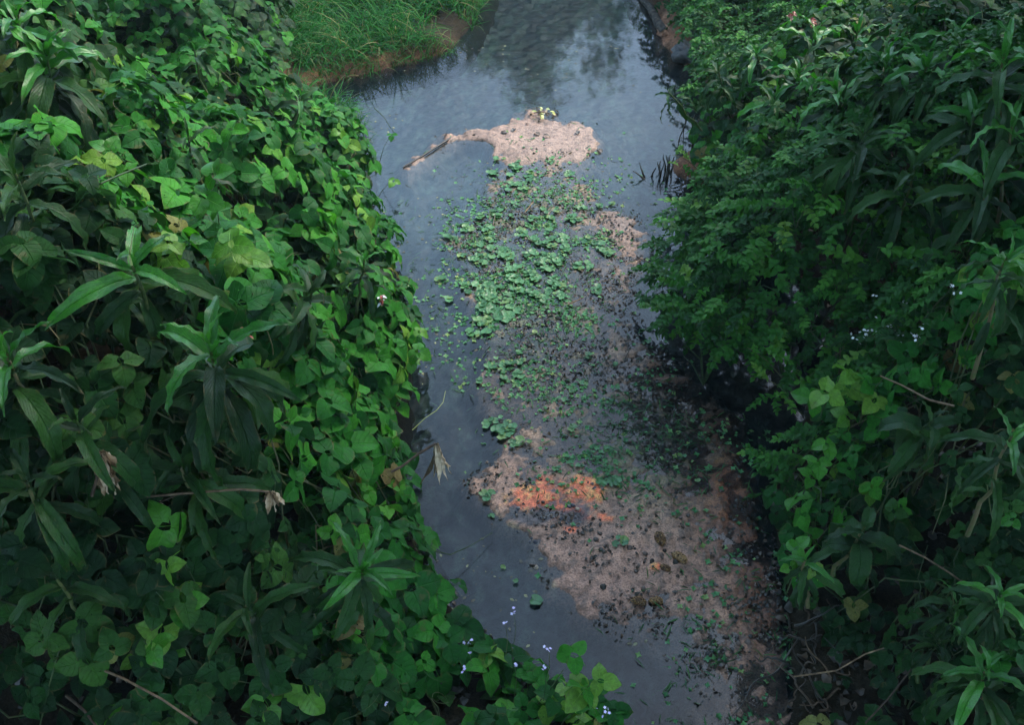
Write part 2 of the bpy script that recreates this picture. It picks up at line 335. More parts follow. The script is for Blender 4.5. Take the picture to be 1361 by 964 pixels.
# canopy outlines: (pixel x, pixel y, height of the lowest leaves there)
L_edge = [(395, -40, .5), (385, 40, .6), (388, 95, .6), (405, 130, .5), (478, 150, .7), (492, 180, .6), (498, 235, .25), (520, 300, .2), (545, 370, .2), (556, 450, .2), (548, 520, .2),
          (528, 570, .2), (545, 640, .2), (560, 700, .2), (590, 765, .2), (640, 835, .2), (700, 872, .2), (770, 900, .2), (815, 930, .2), (830, 1000, .2)]
L_can = W3(L_edge) + [(.4, 1.2, 0), (-9, 1.0, 0), (-9, 18, 0), (-2.6, 18, 0)]
R_edge = [(868, -40, .5), (905, 20, .45), (932, 75, .5), (925, 112, .6), (908, 150, .6), (925, 195, .45), (925, 235, .3), (905, 290, .45), (872, 350, .5), (858, 405, .6), (915, 432, .7), (985, 452, .75),
          (1045, 468, .7), (1080, 500, .75), (1085, 545, .6), (1055, 590, .4), (1022, 615, .3), (1012, 660, .3), (1030, 700, .3), (1045, 745, .35), (1065, 800, .25), (1110, 850, .15), (1090, 930, .1), (1075, 1000, .1)]
R_can = W3(R_edge) + [(1.5, 1.2, 0), (9, 1.0, 0), (9, 18, 0), (3.0, 18, 0)]
L_top = W3([(0, 0, 2.6), (150, 0, 2.0), (300, 0, 1.5), (400, 20, 1.0), (380, 60, .9), (0, 150, 2.8), (150, 150, 2.2), (300, 150, 1.7), (400, 170, 1.3), (460, 170, .95), (0, 300, 2.7), (150, 300, 2.5), (300, 300, 2.1),
            (420, 300, 1.5), (500, 300, .9), (0, 450, 2.5), (150, 450, 2.35), (300, 450, 2.0), (400, 450, 1.55), (500, 450, 1.0), (0, 600, 2.1), (150, 620, 1.8), (300, 620, 1.5), (420, 620, 1.1), (500, 640, .8),
            (0, 800, 1.5), (150, 800, 1.35), (300, 800, 1.1), (420, 800, .9), (520, 800, .7), (600, 860, .45), (0, 960, 1.1), (200, 960, .9), (400, 960, .7), (600, 960, .45), (750, 950, .35)])
R_top = W3([(950, 50, .8), (1100, 50, 1.6), (1250, 50, 2.2), (1361, 50, 2.6), (950, 200, .8), (1050, 200, 1.5), (1200, 200, 2.0), (1361, 200, 2.5), (920, 300, 1.0), (1050, 300, 1.5), (1200, 300, 1.6), (1361, 300, 2.2),
            (900, 400, .95), (1000, 400, 1.3), (1150, 420, 1.0), (1300, 420, 1.7), (1080, 500, 1.1), (1200, 520, 1.25), (1361, 520, 1.9), (1060, 620, .75), (1200, 620, .9), (1361, 620, 1.6), (1080, 740, .65),
            (1200, 760, .6), (1361, 760, 1.3), (1120, 860, .2), (1250, 850, .6), (1361, 880, 1.1), (1200, 960, .3), (1361, 960, .9)])
def canopy(poly, tops, edge, seed):
    d = poly_sd(gX, gY, poly); H = idw(gX, gY, tops, 3.4) + fbm(gX * 1.1, gY * 1.1, seed, 3) * .62 + fbm(gX * 2.3, gY * 2.3, seed + 40, 2) * .26
    ze = idw(gX, gY, W3(edge), 3)
    pr = 1 - np.exp(-np.clip(d, 0, 9) / .33)
    return d, ze + (np.maximum(H, ze + .1) - ze) * pr
LD, LZ = canopy(L_can, L_top, L_edge, 3)
RD, RZ = canopy(R_can, R_top, R_edge, 9)
# firm ground (waterline outlines on z=0)
L_land = W3([(655, -60), (640, 5), (612, 55), (590, 72), (510, 92), (430, 112), (405, 130), (470, 160), (478, 190), (488, 260), (505, 330), (525, 420), (520, 540), (520, 640), (560, 740), (620, 830), (720, 900), (790, 964)]) + [(.2, 1, 0), (-9, 1, 0), (-9, 18, 0), (-1.5, 18, 0)]
R_land = W3([(835, -60), (862, 20), (885, 62), (925, 110), (945, 150), (935, 190), (893, 212), (890, 228), (915, 243), (960, 262), (1010, 330), (1080, 400), (1110, 480), (1070, 560), (1030, 615), (1025, 700), (1045, 800), (1050, 900), (1050, 980)]) + [(1.6, 1, 0), (9, 1, 0), (9, 18, 0), (2.2, 18, 0)]
lsd = np.maximum(poly_sd(gX, gY, L_land), poly_sd(gX, gY, R_land)) + fbm(gX * 5, gY * 5, 5, 3) * .05
can = np.where(gX < 0, np.where(LD > 0, LZ, .5), np.where(RD > 0, RZ, .5))
GZ = np.where(lsd > 0, np.minimum(.10 * np.clip(lsd / .12, 0, 1) + .38 * np.clip(lsd - .1, 0, 9), np.maximum(can - .55, .12)), np.clip(lsd * 1.6, -.5, 0))
GZ = GZ + np.where(lsd > .05, fbm(gX * 4, gY * 4, 21, 3) * .06, 0)

# ground: one sheet, fine near the stream, running out to the horizon
def ground():
    xs = np.concatenate([[-900, -300, -100, -40, -18, -12], GX[::2], [12, 18, 40, 100, 300, 900]])
    ys = np.concatenate([[-900, -300, -100, -30, -10, -3, -1], GY[::2], [21, 26, 34, 60, 120, 300, 900]])
    X, Y = np.meshgrid(xs, ys, indexing='ij'); Z = gs(GZ, X, Y)
    far = np.maximum(np.abs(X) - 9, 0) + np.maximum(Y - 18, 0) + np.maximum(.2 - Y, 0)
    ch = np.abs(X - .5) < 1.2
    Z = np.where((far > .01) & ~ch, np.maximum(Z, .7) + np.minimum(far * .02, 3), Z)
    Z = np.where((Y > 20) & ch, .5 + np.minimum(far * .02, 3), Z)
    nx, ny = X.shape; V = np.stack([X, Y, Z], -1).reshape(-1, 3)
    i, j = np.meshgrid(np.arange(nx - 1), np.arange(ny - 1), indexing='ij'); a = (i * ny + j).ravel()
    # colour: red earth lip on the low spits beside the water, dark humus elsewhere
    px, py, dp = proj(X, Y, Z); red = np.maximum.reduce([np.exp(-(((px - 500) / 130) ** 2 + ((py - 92) / 26) ** 2)), np.exp(-(((px - 905) / 45) ** 2 + ((py - 222) / 26) ** 2)), np.exp(-(((px - 895) / 40) ** 2 + ((py - 50) / 50) ** 2))]) * (Z < .35)
    red = np.clip(red * 1.6, 0, 1)[..., None]; n = fbm(X * 9, Y * 9, 4, 4)[..., None]; red = red * sstep(-.03, .02, Z)[..., None]
    c = (1 - red) * np.array([.022, .017, .010]) + red * np.array([.17, .082, .048]); c = c * (1 + n * .9); c = np.concatenate([np.clip(c, .004, 1), np.ones_like(n)], -1)
    me = mesh_np('ground', V, np.stack([a, a + ny, a + ny + 1, a + 1], 1), M_GROUND, col=c.reshape(-1, 4))
    tag(obj('ground', me), kind='structure')
ground()

# stream bed with the silt bar that comes up through the surface
def seg(px, py, pts, r):
    """soft band round a polyline in the plan"""
    d = np.full(px.shape, 1e9)
    for (a, b), (c, e) in zip(pts[:-1], pts[1:]):
        ex, ey = c - a, e - b; t = np.clip(((px - a) * ex + (py - b) * ey) / (ex * ex + ey * ey), 0, 1)
        d = np.minimum(d, np.hypot(px - a - t * ex, (py - b - t * ey)))
    return d / r
BAR = [(712, 142), (745, 155), (785, 162), (806, 190), (792, 205), (780, 240), (800, 275), (850, 290), (866, 312), (845, 345), (838, 400), (862, 440), (905, 480), (960, 530), (1005, 590), (1012, 690), (1050, 800), (1075, 964), (960, 1000),
       (935, 915), (860, 862), (770, 825), (715, 775), (690, 715), (648, 690), (628, 660), (655, 600), (640, 540), (645, 470), (628, 400), (595, 325), (640, 290), (655, 230), (648, 195), (600, 186), (610, 172), (650, 172), (690, 150)]
def blob(px, py, x, y, rx, ry): return np.exp(-(((px - x) / rx) ** 2 + ((py - y) / ry) ** 2))
def bed():
    st = .02; xs = np.arange(-2.4, 3.2, st); ys = np.arange(1.2, 14, st); X, Y = np.meshgrid(xs, ys, indexing='ij')
    px, py, dp = proj(X, Y, 0 * X); n1 = fbm(X * 3, Y * 3, 31, 4); n2 = fbm(X * 11, Y * 11, 37, 4); n3 = fbm(X * 30, Y * 30, 41, 3)
    P = W3([p + (0,) for p in BAR]); sd_ = poly_sd(X, Y, P) + n1 * .16 + n2 * .07
    arm = .07 - seg(px, py, [(600, 182), (565, 205), (540, 222)], 1) * .0085 + n2 * .06; sd_ = np.maximum(sd_, arm)
    s = sstep(-.15, .09, sd_)
    ex = -.008 * np.ones_like(X)
    for (x, y, rx, ry, k) in [(715, 185, 95, 34, .030), (640, 180, 50, 12, .022), (790, 195, 30, 22, .02), (840, 305, 45, 26, .026), (560, 212, 40, 16, .022), (765, 250, 40, 25, .004), (740, 290, 90, 30, .004),
                             (830, 450, 50, 50, .010), (660, 620, 30, 25, .010), (760, 690, 110, 60, .022), (820, 760, 110, 70, .020), (900, 700, 90, 90, .014), (940, 800, 60, 80, .008), (960, 620, 40, 60, .010), (1000, 800, 50, 120, .006),
                             (720, 560, 70, 60, .004), (690, 350, 80, 60, -.006), (810, 380, 50, 30, -.006), (900, 920, 60, 50, -.012)]: ex = ex + k * blob(px, py, x, y, rx, ry)
    flat = 1 - .55 * np.clip(blob(px, py, 720, 185, 110, 45) + blob(px, py, 840, 300, 50, 30), 0, 1); Z = s * (ex + .014 * n1 + flat * (.026 * n2 + .016 * n3)) + (1 - s) * (-.15 - .10 * sstep(-.1, -.8, sd_) + .03 * n2)
    # colours
    def C(*c): return np.array(c)
    st_ = fbm(X * 16 + n1 * 4, Y * 5 + n1 * 6, 71, 3)[..., None]; base = C(.013, .018, .015) * (1 + 3.2 * np.clip(st_, -.28, 1)) + C(.010, .024, .010) * sstep(.12, .5, st_) * (1 + .9 * n2[..., None]) + C(.004, .014, .004) * np.clip(n1, 0, 1)[..., None] * 2       # deep weedy bed
    n4 = fbm(X * 2.2, Y * 2.2, 91, 3); silt = C(.29, .165, .105) * (1 + .5 * n1[..., None] + .6 * n2[..., None]) * (1 - .38 * sstep(.05, .4, n4))[..., None]
    pale = np.clip(sum(blob(px, py, *q) for q in [(720, 185, 100, 36), (840, 300, 45, 26), (560, 212, 40, 16), (770, 190, 45, 25)]), 0, 1)[..., None]
    hol_shade = np.clip(blob(px, py, 985, 500, 75, 60), 0, 1)[..., None] * .95; silt = silt * (1 - pale) + pale * C(.27, .175, .13) * (1 + .35 * n2[..., None])  # shade of the overhung hollow is painted into the bed colour
    pk = np.clip(blob(px, py, 800, 780, 150, 90) + blob(px, py, 720, 640, 60, 40), 0, 1)[..., None] * .7
    silt = silt * (1 - pk) + pk * C(.40, .215, .145) * (1 + .4 * n2[..., None])
    br = np.clip(.6 * blob(px, py, 900, 480, 50, 40) + blob(px, py, 965, 600, 70, 110) + blob(px, py, 1020, 760, 55, 170) + blob(px, py, 930, 520, 60, 50), 0, 1)[..., None]
    silt = silt * (1 - br) + br * C(.17, .055, .02) * (1 + .6 * n2[..., None])
    rust = np.clip(blob(px, py, 975, 645, 28, 26) + .8 * blob(px, py, 985, 690, 30, 10), 0, 1)[..., None] * .8; silt = silt * (1 - rust) + rust * C(.30, .085, .022)
    gr = np.clip(blob(px, py, 680, 350, 80, 80) + .8 * blob(px, py, 850, 600, 110, 70) + .8 * blob(px, py, 720, 460, 80, 70) + .5 * blob(px, py, 740, 260, 60, 30), 0, 1) * sstep(-.25, .3, n2); gr = gr[..., None] * .85
    silt = silt * (1 - gr) + gr * C(.045, .12, .035)
    o = np.clip(sum(k * blob(px, py, x, y, rx, ry) for (x, y, rx, ry, k) in [(742, 664, 62, 30, .30), (722, 658, 34, 19, .52), (705, 668, 30, 9, .62), (784, 655, 22, 17, .75), (740, 672, 24, 8, .85), (806, 691, 9, 6, 1.1), (757, 706, 9, 5, .9), (716, 642, 10, 6, .9), (870, 757, 7, 4, 1.1), (690, 672, 14, 5, .7), (778, 690, 7, 4, .9)]), 0, 1.2)
    o = sstep(.25, .62, o + (n2 * .95 + n3 * .85) * np.clip(o * 2.2, 0, 1))[..., None]
    oc = C(.74, .15, .05) * (1 - sstep(.15, .5, n1 + n3)[..., None]) + C(.72, .34, .10) * sstep(.15, .5, n1 + n3)[..., None]
    dk = (sstep(.30, .5, blob(px, py, 765, 683, 20, 12) + blob(px, py, 705, 690, 30, 14) * .9 + n3 * .35)[..., None]) * .85
    silt = silt * (1 - o * .85) + oc * o * .9; silt = silt * (1 - dk) + dk * C(.045, .05, .06)
    spk = sstep(.24, .42, n3 + n2 * .6)[..., None] * .6 * (1 - .8 * pale); silt = silt * (1 - spk) + spk * C(.045, .036, .028) * (1 - o)  + spk * o * oc
    cream = sstep(.30, .55, 1.1 - seg(px, py, [(648, 684), (668, 698), (700, 718), (712, 745), (735, 785)], 9.0) + n3 * .8)[..., None] * .7; silt = silt * (1 - cream) + cream * C(.45, .33, .2)
    s3 = s[..., None]; dep = sstep(-.11, -.03, Z)[..., None]; silt = silt * dep + C(.040, .042, .030) * (1 + .5 * n2[..., None]) * (1 - dep)
    silt = silt * (.62 + .38 * sstep(.0, .012, Z)[..., None])
    c = np.clip((base * (1 - s3) + silt * s3) * (1 - hol_shade) + hol_shade * C(.012, .010, .008), .004, 1); c = np.concatenate([c, np.ones_like(s3)], -1)
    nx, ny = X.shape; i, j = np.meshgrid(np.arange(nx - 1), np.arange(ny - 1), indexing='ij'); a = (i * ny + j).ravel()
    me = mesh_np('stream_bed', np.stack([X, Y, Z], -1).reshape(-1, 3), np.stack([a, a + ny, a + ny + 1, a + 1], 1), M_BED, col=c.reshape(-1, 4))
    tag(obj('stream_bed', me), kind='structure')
    return xs, ys, Z, s
BX, BY, BZ, BS = bed()
def bedz(x, y, A=None):
    A = BZ if A is None else A
    i = int(min(max((x - BX[0]) / .02, 0), len(BX) - 1)); j = int(min(max((y - BY[0]) / .02, 0), len(BY) - 1)); return A[i, j]
me = mesh_np('water', [(-40, -20, 0), (40, -20, 0), (40, 60, 0), (-40, 60, 0)], [(0, 1, 2, 3)], M_WATER, smooth=False)
tag(obj('water', me), kind='structure')

# ------------------------------------------------------------------ orientation of a leaf lying on a slope
def grad(A, x, y, e=.08):
    return (gs(A, x + e, y) - gs(A, x - e, y)) / (2 * e), (gs(A, x, y + e) - gs(A, x, y - e)) / (2 * e)
def frame(p, nrm, ydir, s=1.0, sz=None):
    z = nrm.normalized(); y = (ydir - z * ydir.dot(z))
    if y.length < 1e-4: y = z.orthogonal()
    y.normalize(); x = y.cross(z)
    return Matrix(((x.x * s, y.x * s, z.x * s, p.x), (x.y * s, y.y * s, z.y * s, p.y), (x.z * s, y.z * s, z.z * s, p.z), (0, 0, 0, 1)))
def rv(rr, k=1.0): return Vector((rr.gauss(0, k), rr.gauss(0, k), rr.gauss(0, k)))
def sample(D, Zf, n, seed, dmin=0.0, margin=310):
    """points on the canopy, in and just outside the frame, evenly over its sloping area"""
    rg = np.random.default_rng(seed); out = []
    x = rg.uniform(-8, 8, n * 18); y = rg.uniform(.6, 14.5, n * 18)
    d = gs(D, x, y); z = gs(Zf, x, y); gx, gy = grad(Zf, x, y); a = np.minimum(np.sqrt(1 + gx ** 2 + gy ** 2), 4) / 4
    px, py, dep = proj(x, y, z)
    ok = (d > dmin) & (px > -margin) & (px < 1361 + margin) & (py > -margin * .8) & (py < 964 + margin) & (rg.random(len(x)) < a) & (dep > 1.2)
    i = np.nonzero(ok)[0]
    return x[i], y[i], z[i], gx[i], gy[i], d[i], px[i], py[i]

# ------------------------------------------------------------------ vines
TRI = [trifoliate(s) for s in range(15)]
TRI_ME = {}
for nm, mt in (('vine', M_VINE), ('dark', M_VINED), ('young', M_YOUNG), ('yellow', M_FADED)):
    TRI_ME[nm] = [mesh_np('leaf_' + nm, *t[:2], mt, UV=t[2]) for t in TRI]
SHRL = blade(.075, .022, ovatep, 2, 4, droop=.7, pitch0=.1, fold=.25)
def sprig(seed, n=9, L=.26, ls=1.0, whorl=2):
    rr = random.Random(seed); parts = []; pts = []; p = Vector((0, 0, 0)); d = Vector((0, 1, .25)).normalized()
    for i in range(n + 1):
        pts.append(p.copy()); p = p + d * (L / n); d = (d + rv(rr, .09) + Vector((0, 0, -.05))).normalized()
    parts.append(tube(pts, .0028, .0012, 3))
    for i in range(1, n + 1):
        f = (.6 + .4 * math.sin(math.pi * i / (n + 1))) * ls
        for k in range(whorl):
            q = math.pi * k * 2 / whorl + (i % 2) * math.pi / 2 + rr.uniform(-.4, .4)
            o = Vector((math.cos(q), .35, math.sin(q) * .6 + .25)).normalized()
            up = Vector((0, 0, 1)) + rv(rr, .25)
            parts.append(xf(blade(.07 * f, .021 * f, ovatep, 2, 4, droop=rr.uniform(.3, 1.0), pitch0=.15, fold=.25), frame(pts[i], up, o)))
    q = frame(pts[-1], Vector((0, 0, 1)), d); parts.append(xf(blade(.06 * ls, .018 * ls, ovatep, 2, 4, droop=.5, fold=.2), q))
    return pieces(parts)
SPR = [sprig(s) for s in range(6)]
SPR_ME = [mesh_np('sprig', *t[:2], M_SHRUB, UV=t[2]) for t in SPR]
SPR_Y = [mesh_np('young_sprig', *t[:2], M_YOUNG, UV=t[2]) for t in SPR[:3]]
HLEAF = blade(.12, .058, heartp, 4, 4, droop=.6, fold=.15, cord=.1)

# plants that share the slopes: (kind, px, py, label)
LP = [
 ('vine', 60, 60, 'heart-leaved vine under the arching long-leaved plant in the upper left corner'),
 ('vine', 230, 25, 'blue-green vine mat beside the top edge left of the grass'),
 ('vine', 345, 60, 'small-leaved vine carpet bordering the grassy bank'),
 ('vine', 250, 110, 'pale dense vine carpet spreading below the top left vines'),
 ('dark', 40, 210, 'dark vine in shade against the left edge, upper half'),
 ('vine', 175, 205, 'dull green vine with insect-eaten leaves on the upper left slope'),
 ('vine', 430, 165, 'bright vine heaped at the corner where the left bank meets the blue water'),
 ('vine', 330, 190, 'leafy vine with a hanging bright green tip in the upper left thicket'),
 ('vine', 470, 260, 'vine curtain hanging to the open water opposite the pale silt bar'),
 ('vine', 320, 320, 'large-leaved vine with yellowish young leaves above the whorled plants'),
 ('dark', 60, 330, 'sparse shaded vine behind the long-leaved whorl at the left edge'),
 ('vine', 470, 400, 'vine tumbling over the bank edge opposite the floating green leaves'),
 ('vine', 420, 490, 'vine of small rounded leaves right of the central whorled plant'),
 ('vine', 515, 500, 'bright vine fringe at the waterline above the withered hanging leaf'),
 ('dark', 120, 520, 'deep green vine under the pair of whorled plants on the left'),
 ('dark', 60, 690, 'shaded vine with three big dark leaflets near the withered stalk'),
 ('vine', 480, 620, 'broad-leaved vine beside the dry bent stalk over the water'),
 ('dark', 250, 720, 'nearly black vine in the deep shade of the lower left'),
 ('vine', 560, 740, 'vine along the bank edge opposite the rusty orange silt'),
 ('dark', 360, 690, 'dark vine below the stalk tipped with a withered star'),
 ('dark', 90, 880, 'sparse dark vine around the bare brown stems in the lower left corner'),
 ('vine', 560, 860, 'vine with fine lilac flowers growing over the near bank'),
 ('dark', 420, 930, 'low vine at the bottom edge under the lower whorled plant'),
 ('vine', 720, 930, 'vine with one bright spray of leaves reaching over the near water'),
]
RP = [
 ('shrub', 960, 60, 'light airy shrub behind the rock at the top of the right bank'),
 ('vine', 1060, 150, 'climbing vine with heart-shaped leaves among the long drooping leaves'),
 ('dark', 1180, 30, 'dark creeper high on the right bank at the top edge'),
 ('dark', 1310, 30, 'shaded creeper in the upper right corner'),
 ('shrub', 950, 240, 'low dark shrub growing over the red earth spit'),
 ('shrub', 960, 370, 'dense small-leaved shrub overhanging the dark hollow'),
 ('shrub', 1090, 330, 'small-leaved shrub with bright shoot tips in the middle of the right bank'),
 ('shrub', 1250, 170, 'shrub with light green shoots climbing through the right-hand thicket'),
 ('vine', 1270, 320, 'vine of mid green leaves below the upper right long-leaved plant'),
 ('shrub', 1170, 420, 'white-flowered shrub in the dark middle of the right bank'),
 ('vine', 1320, 420, 'vine with holed leaves at the right edge, halfway down'),
 ('vine', 1120, 510, 'pale vine heaped over a dead branch beside the hollow'),
 ('dark', 1270, 520, 'dark vine behind the broad grey-green leaves on the right'),
 ('shrub', 1060, 590, 'thin shrub hanging over the brown silt below the hollow'),
 ('vine', 1120, 640, 'bright vine cascade above the lower right whorled plant'),
 ('dark', 1300, 660, 'shaded vine right of the broad-leaved plant, lower right'),
 ('dark', 1170, 760, 'dark creeper surrounding the lower right whorled plant'),
 ('dark', 1230, 900, 'sparse creeper in the black shade of the lower right corner'),
]
def grow(P, D, Zf, n_top, n_deep, seed):
    rr = random.Random(seed); C = []
    roots = []
    for kind, px, py, label in P:
        # plant centre: march the sight line to the canopy
        z = 1.0
        for _ in range(12): q = at(px, py, z); z = float(gs(Zf, q.x, q.y)) * .5 + z * .5
        q = at(px, py, z); C.append((q.x, q.y))
        roots.append(thing('shrub' if kind == 'shrub' else 'climbing_vine', (q.x, q.y, max(.05, float(gs(GZ, q.x, q.y)))), label, 'shrub' if kind == 'shrub' else 'vine', None))
    C = np.array(C)
    def owner(x, y): return int(np.argmin((C[:, 0] - x + (vnoise(x * 3, y * 3, 3) - .5) * .5) ** 2 + (C[:, 1] - y + (vnoise(x * 3, y * 3, 8) - .5) * .5) ** 2))
    x, y, z, gx, gy, d, px, py = sample(D, Zf, n_top, seed)
    idx = list(range(len(x))); rr.shuffle(idx); cnt = [0] * len(P); ext = [[] for _ in P]; dens = {}
    taken = 0
    for i in idx:
        k = owner(x[i], y[i]); kind = P[k][0]; root = roots[k]
        if taken >= n_top: break
        # gaps: thin the dark plants
        g = vnoise(x[i] * 2.3, y[i] * 2.3, 77)
        if kind == 'dark' and rr.random() < .3 * (g > .45) + (.2 if x[i] < 0 else .36 - .16 * (y[i] > 6)): continue
        if vnoise(x[i] * 1.9 + 9, y[i] * 1.9, 61) * .6 + vnoise(x[i] * 4.5, y[i] * 4.5, 62) * .4 > .60 and rr.random() < .6: continue
        taken += 1
        nrm = Vector((-gx[i] * .7, -gy[i] * .7, 1.0)).normalized() + rv(rr, .24); down = Vector((-gx[i], -gy[i], -.2)).normalized() + rv(rr, .55)
        off = abs(rr.gauss(0, .09)) if rr.random() < .72 else rr.uniform(.1, .3)
        n0 = Vector((-gx[i], -gy[i], 1)).normalized(); p = Vector((x[i], y[i], z[i])) - n0 * (off - .04) + Vector((0, 0, rr.uniform(-.03, .05)))
        p.z = max(p.z, .06)
        if kind == 'shrub':
            nrm = n0 * .6 + Vector((0, 0, .6)) + rv(rr, .3); s = rr.uniform(.58, .95); down = Vector((-gx[i], -gy[i], .1)) * .8 + rv(rr, .7)
            me = rr.choice(SPR_Y) if (rr.random() < .10 and off < .07) else rr.choice(SPR_ME); nm = 'sprig'
        else:
            s = rr.uniform(.55, 1.0) * (1.2 if kind == 'vine' and off < .1 else 1.0) * (.74 if x[i] > 0 else .8 if y[i] > 6.5 else 1.0 if y[i] > 5 else 1.1)
            if rr.random() < .12: s *= .6
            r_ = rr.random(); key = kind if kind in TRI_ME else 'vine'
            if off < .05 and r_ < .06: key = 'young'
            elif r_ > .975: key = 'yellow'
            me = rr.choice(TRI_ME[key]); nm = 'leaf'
        Mx = frame(p - root.location, nrm, down, s)
        if cnt[k] < 297: obj(nm, me, root, Mx); cnt[k] += 1
        else: ext[k].append((Mx, rr.random()))
    # deeper leaves, joined
    x, y, z, gx, gy, d, px, py = sample(D, Zf, n_deep, seed + 1)
    for i in range(min(n_deep, len(x))):
        k = owner(x[i], y[i]); n0 = Vector((-gx[i], -gy[i], 1)).normalized(); root = roots[k]
        p = Vector((x[i], y[i], z[i])) - n0 * rr.uniform(.14, .42); p.z = max(p.z, .05)
        ext[k].append((frame(p - root.location, n0 + rv(rr, .4), Vector((-gx[i], -gy[i], -.3)) + rv(rr, .6), rr.uniform(.7, 1.1)), rr.random()))
    for k, root in enumerate(roots):
        if ext[k]:
            T = SPR[0] if P[k][0] == 'shrub' else pieces([HLEAF, xf(HLEAF, Matrix.Translation((0, -.02, 0)) @ Matrix.Rotation(R(105), 4, 'Z')), xf(HLEAF, Matrix.Translation((0, -.02, 0)) @ Matrix.Rotation(R(-105), 4, 'Z'))])
            V, Fc, U, r_ = batch(T, np.array([np.array(m) for m, _ in ext[k]]), np.array([q for _, q in ext[k]]))
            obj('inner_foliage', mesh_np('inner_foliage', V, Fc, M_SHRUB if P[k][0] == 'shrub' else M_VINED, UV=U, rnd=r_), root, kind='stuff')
        # runners and stems
        cx, cy = C[k]; b = root.location; T = []
        for s_ in range(7):
            a = rr.uniform(0, 2 * math.pi); Lr = rr.uniform(.5, 1.1); pts = [Vector((0, 0, -.05))]
            for q in range(1, 9):
                X_ = cx + math.cos(a) * Lr * q / 8 + rr.uniform(-.03, .03); Y_ = cy + math.sin(a) * Lr * q / 8 + rr.uniform(-.03, .03)
                if gs(D, X_, Y_) < .02: break
                zz = float(gs(Zf, X_, Y_)) - .10 - .1 * rr.random(); pts.append(Vector((X_ - b.x, Y_ - b.y, (zz - b.z) * min(1, q / 3))))
            if len(pts) > 2: T.append(tube(pts, .007, .0025, 5))
        V, Fc, U = pieces(T); obj('stem', mesh_np('stem', V, Fc, M_STEM, UV=U), root)
        for s_ in range(4):
            X_ = cx + rr.gauss(0, .4); Y_ = cy + rr.gauss(0, .4)
            if gs(D, X_, Y_) < .05: continue
            p = Vector((X_ - b.x, Y_ - b.y, float(gs(Zf, X_, Y_)) - b.z - .05)); d_ = (rv(rr) + Vector((0, 0, .8))).normalized(); pts = [p.copy()]; tw = rr.uniform(-.5, .5)
            for q in range(9):
                p = p + d_ * .028; d_ = (Matrix.Rotation(tw, 3, 'Z') @ d_ + Vector((0, 0, -.16))).normalized(); pts.append(p.copy())
            V, Fc, U = tube(pts, .0022, .001, 4); obj('tendril', mesh_np('tendril', V, Fc, M_STEM, UV=U), root)
    return roots
LR = grow(LP, LD, LZ, 10200, 6000, 101)
RR = grow(RP, RD, RZ, 8600, 5600, 202)

def surf(px, py):
    for z in np.arange(3.4, 0, -.03):
        q = at(px, py, float(z)); D, A = (LD, LZ) if q.x < 0 else (RD, RZ)
        if gs(D, q.x, q.y) > 0 and gs(A, q.x, q.y) >= z: return float(z)
    return 0.0
# ------------------------------------------------------------------ long-leaved whorled plants
STRAP = {}
for nm, mt in (('old', M_STRAP), ('new', M_STRAPY)):
    STRAP[nm] = []
    for s in range(8):
        rr = random.Random(50 + s); d = (1.0, 1.3, 1.7, 2.1, 2.6, 1.7, 2.3, 1.5)[s]
        v, f, u = blade(1.0, .080 * rr.uniform(.85, 1.15), lancep, 6, 14, droop=d, pitch0=.2, fold=.45, wave=.028, wk=rr.uniform(3, 5), twist=rr.uniform(-.5, .5), ph=rr.uniform(0, 6))
        STRAP[nm].append(mesh_np('leaf_' + nm, v, f, mt, UV=u))
def whorl(px, py, z, L, n, label, lean=(0, 0), age=.35, wid=1.0, stem=1.0, seed=0, young=.3, tilt=0.0):
    rr = random.Random(seed + int(px * 7 + py)); L *= (1.25 if px > 950 and py < 260 else 1.12) * rr.uniform(.92, 1.1); tip = at(px, py, max(z, surf(px, py) + .12)); axis = (Vector((lean[0], lean[1], 1))).normalized()
    base = tip - axis * stem; base.z = max(base.z, .1)
    root = thing('long_leaved_plant', base, label, 'plant')
    t0 = tip - base; pts = [Vector((0, 0, 0))] + [t0 * (q / 6) + Vector((rr.uniform(-.02, .02), rr.uniform(-.02, .02), 0)) for q in range(1, 6)] + [t0]
    V, Fc, U = tube(pts, .013, .006, 6); obj('stem', mesh_np('stem', V, Fc, M_STEM, UV=U), root)
    a = rr.uniform(0, 6.28); n = max(6, int(n * rr.uniform(.75, 1.25))); axis = (axis + rv(rr, .16)).normalized()
    for i in range(n):
        f = i / (n - 1); a += 2.4 + rr.uniform(-.25, .25)
        pos = t0 - axis * (f * .24 * L / .42 + .004)
        el = R(62) * (1 - f) ** 1.2 - R(22) * f + rr.uniform(-.15, .15) if f > .02 else R(80)
        l = L * (.42 + .62 * min(1, f * 2.1)) * rr.uniform(.88, 1.1)
        h = Vector((math.cos(a), math.sin(a), 0)); h = (h + axis * 0 + Vector((lean[0], lean[1], 0)) * .35).normalized()
        y = h * math.cos(el) + axis * math.sin(el); nrm = axis * math.cos(el) - h * math.sin(el) + rv(rr, .12)
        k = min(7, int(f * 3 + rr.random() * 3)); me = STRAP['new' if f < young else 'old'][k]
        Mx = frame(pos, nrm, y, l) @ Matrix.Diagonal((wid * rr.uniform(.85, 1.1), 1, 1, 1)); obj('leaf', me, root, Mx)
    for i in range(int(n * .35)):
        t = rr.uniform(.45, .85); pos = t0 * t; a = rr.uniform(0, 6.28); h = Vector((math.cos(a), math.sin(a) - .3, 0)).normalized(); el = rr.uniform(-.5, .3)
        obj('leaf', rr.choice(STRAP['old'][2:]), root, frame(pos, axis * math.cos(el) - h * math.sin(el) + rv(rr, .2), h * math.cos(el) + axis * math.sin(el), L * rr.uniform(.75, 1.1)))
    return root
